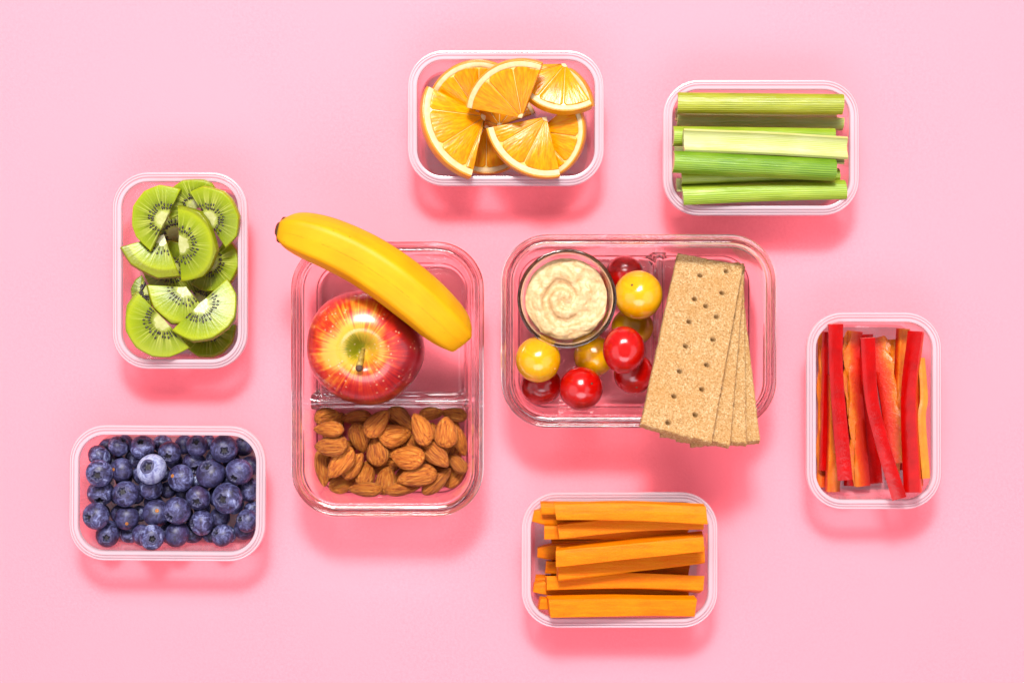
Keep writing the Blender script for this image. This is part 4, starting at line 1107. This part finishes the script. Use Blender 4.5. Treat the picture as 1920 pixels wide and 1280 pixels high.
def pepper(poly, w, roll, lab, seed, skin='pep_skin', flesh='pep_flesh', th=4.3, ragged=0, zg=.017, arch=0.0, twist=0.0):
    """roll 0: skin up; 180: flesh up; +-90: on its side"""
    g = random.Random(seed); P = [(1490 + a / 3.2, 570 + b / 3.2) for a, b in poly]
    S, ctr = stick_frame(P, zg); S = catmull(S, 40)
    for i in range(40): S[i, 2] += arch * (1 - (2 * i / 39 - 1) ** 2)
    wd = w / 3.2 * px_m(zg) / 2; t = th * .001
    if abs(abs(roll) - 90) < 30: wd, t = t / 2, wd * 2
    ns = 9; sec = []
    for i in range(ns): u = -1 + 2 * i / (ns - 1); sec.append((u * wd, t / 2 - .10 * t * u * u))            # skin
    sec += [(wd * 1.03, 0.1 * t), (wd * 1.0, -.35 * t)]
    for i in range(ns): u = 1 - 2 * i / (ns - 1); sec.append((u * wd * .92, -t / 2 + .06 * t * math.sin(5 * u)))    # flesh
    sec += [(-wd * 1.0, -.35 * t), (-wd * 1.03, .1 * t)]
    n = len(sec); ph = [g.uniform(0, 6.28) for _ in range(4)]
    def section(i, q):
        k = 1 + .07 * math.sin(4 * q + ph[0]) ; out = []
        for j, (u, v_) in enumerate(sec):
            jag = 0
            if j >= ns + 1:
                jag = .10 * math.sin(17 * q + j * .8 + ph[1]) + .07 * math.sin(31 * q + j + ph[2])
                if ragged: jag *= 2.0
            out.append((u * k * (1 + .4 * jag * (1 if j > ns + 2 else .3)), v_ * (1 + (jag if v_ < 0 else 0))))
        return out
    V, F = sweep(S, section, math.radians(roll), True, math.radians(twist))
    fm = []
    for q in F:
        ids = [x % n for x in q]
        if len(q) > 4: fm.append(1)
        elif max(ids) <= ns - 1: fm.append(0)
        elif min(ids) >= ns + 2 and max(ids) <= 2 * ns + 1: fm.append(2)
        else: fm.append(1)
    me = mesh_data("pepper_strip", V, F, math.radians(50), fm)
    uv_from(me, [(i // n / 39.0, sec[i % n][1] / t + .5) for i in range(len(V))])
    o = obj("pepper_strip", me, [M[skin], M[flesh], M[flesh]])
    loc, R_ = B_pepper.settle(sample(V, F, .0008), ctr[0], ctr[1], np.eye(3), .10, zg, reach=.003 if seed < 8 or seed > 20 else .0012, lam=.35 if seed < 8 or seed > 20 else 1.0, axis=(S[-1] - S[0])[:2], sink=.0005); put(o, loc, R_)
    tag(o, lab, 'pepper strip', 'bell pepper strips in the tub')
for a, kw in [
    (([(158, 150), (162, 620), (160, 1090)], 75, -100, 'red pepper strip standing on edge against the long wall', 1), {}),
    (([(560, 230), (600, 600), (620, 1000)], 80, 10, 'dark red pepper strip low between the ragged and the long bright one', 21), {}),
    (([(195, 160), (200, 500), (190, 1000)], 70, -20, 'red pepper strip low in the corner under the straight bright one', 22), {}),
    (([(735, 420), (745, 700), (740, 1090)], 60, 60, 'red pepper strip on its side beneath the long bright one', 23), {}),
    (([(420, 175), (440, 600), (480, 1080)], 95, 5, 'red pepper strip at the bottom below the slanting one', 2), {}),
    (([(640, 205), (655, 450), (625, 1060)], 85, 175, 'red pepper strip mostly hidden at the bottom, inside up', 3), {}),
    (([(300, 190), (335, 600), (335, 1095)], 80, 20, 'dark red pepper strip under the straight bright one', 4), {}),
    (([(225, 420), (232, 800), (228, 1125)], 80, 172, 'pepper strip showing orange inner flesh near the corner', 5), {}),
    (([(752, 330), (762, 560), (745, 700), (762, 1035)], 44, 0, 'yellow pepper strip along the long wall', 6, 'pep_yellow', 'pep_yellow'), {}),
    (([(690, 155), (672, 500), (640, 900)], 75, 160, 'red pepper strip with an orange tip behind the right-hand bright strip', 7), {}),
    (([(505, 195), (550, 400), (590, 700), (605, 950)], 105, 112, 'curved pepper strip with ragged orange inner edge beside the slanting one', 8), dict(ragged=1)),
    (([(362, 160), (345, 330), (372, 650), (410, 1095)], 95, -112, 'pepper strip with ragged orange edge between two bright red ones', 9), dict(ragged=1)),
    (([(740, 175), (692, 560), (700, 1115)], 92, 32, 'long bright red pepper strip with orange edge, near the yellow one', 10), {}),
    (([(238, 125), (250, 450), (312, 1050)], 84, 6, 'straight bright red pepper strip with glossy skin up', 11), {}),
    (([(435, 215), (462, 560), (535, 850), (632, 1150)], 80, 8, 'bright red pepper strip slanting across the top of the others', 12), {}),
]: pepper(*a, **kw)
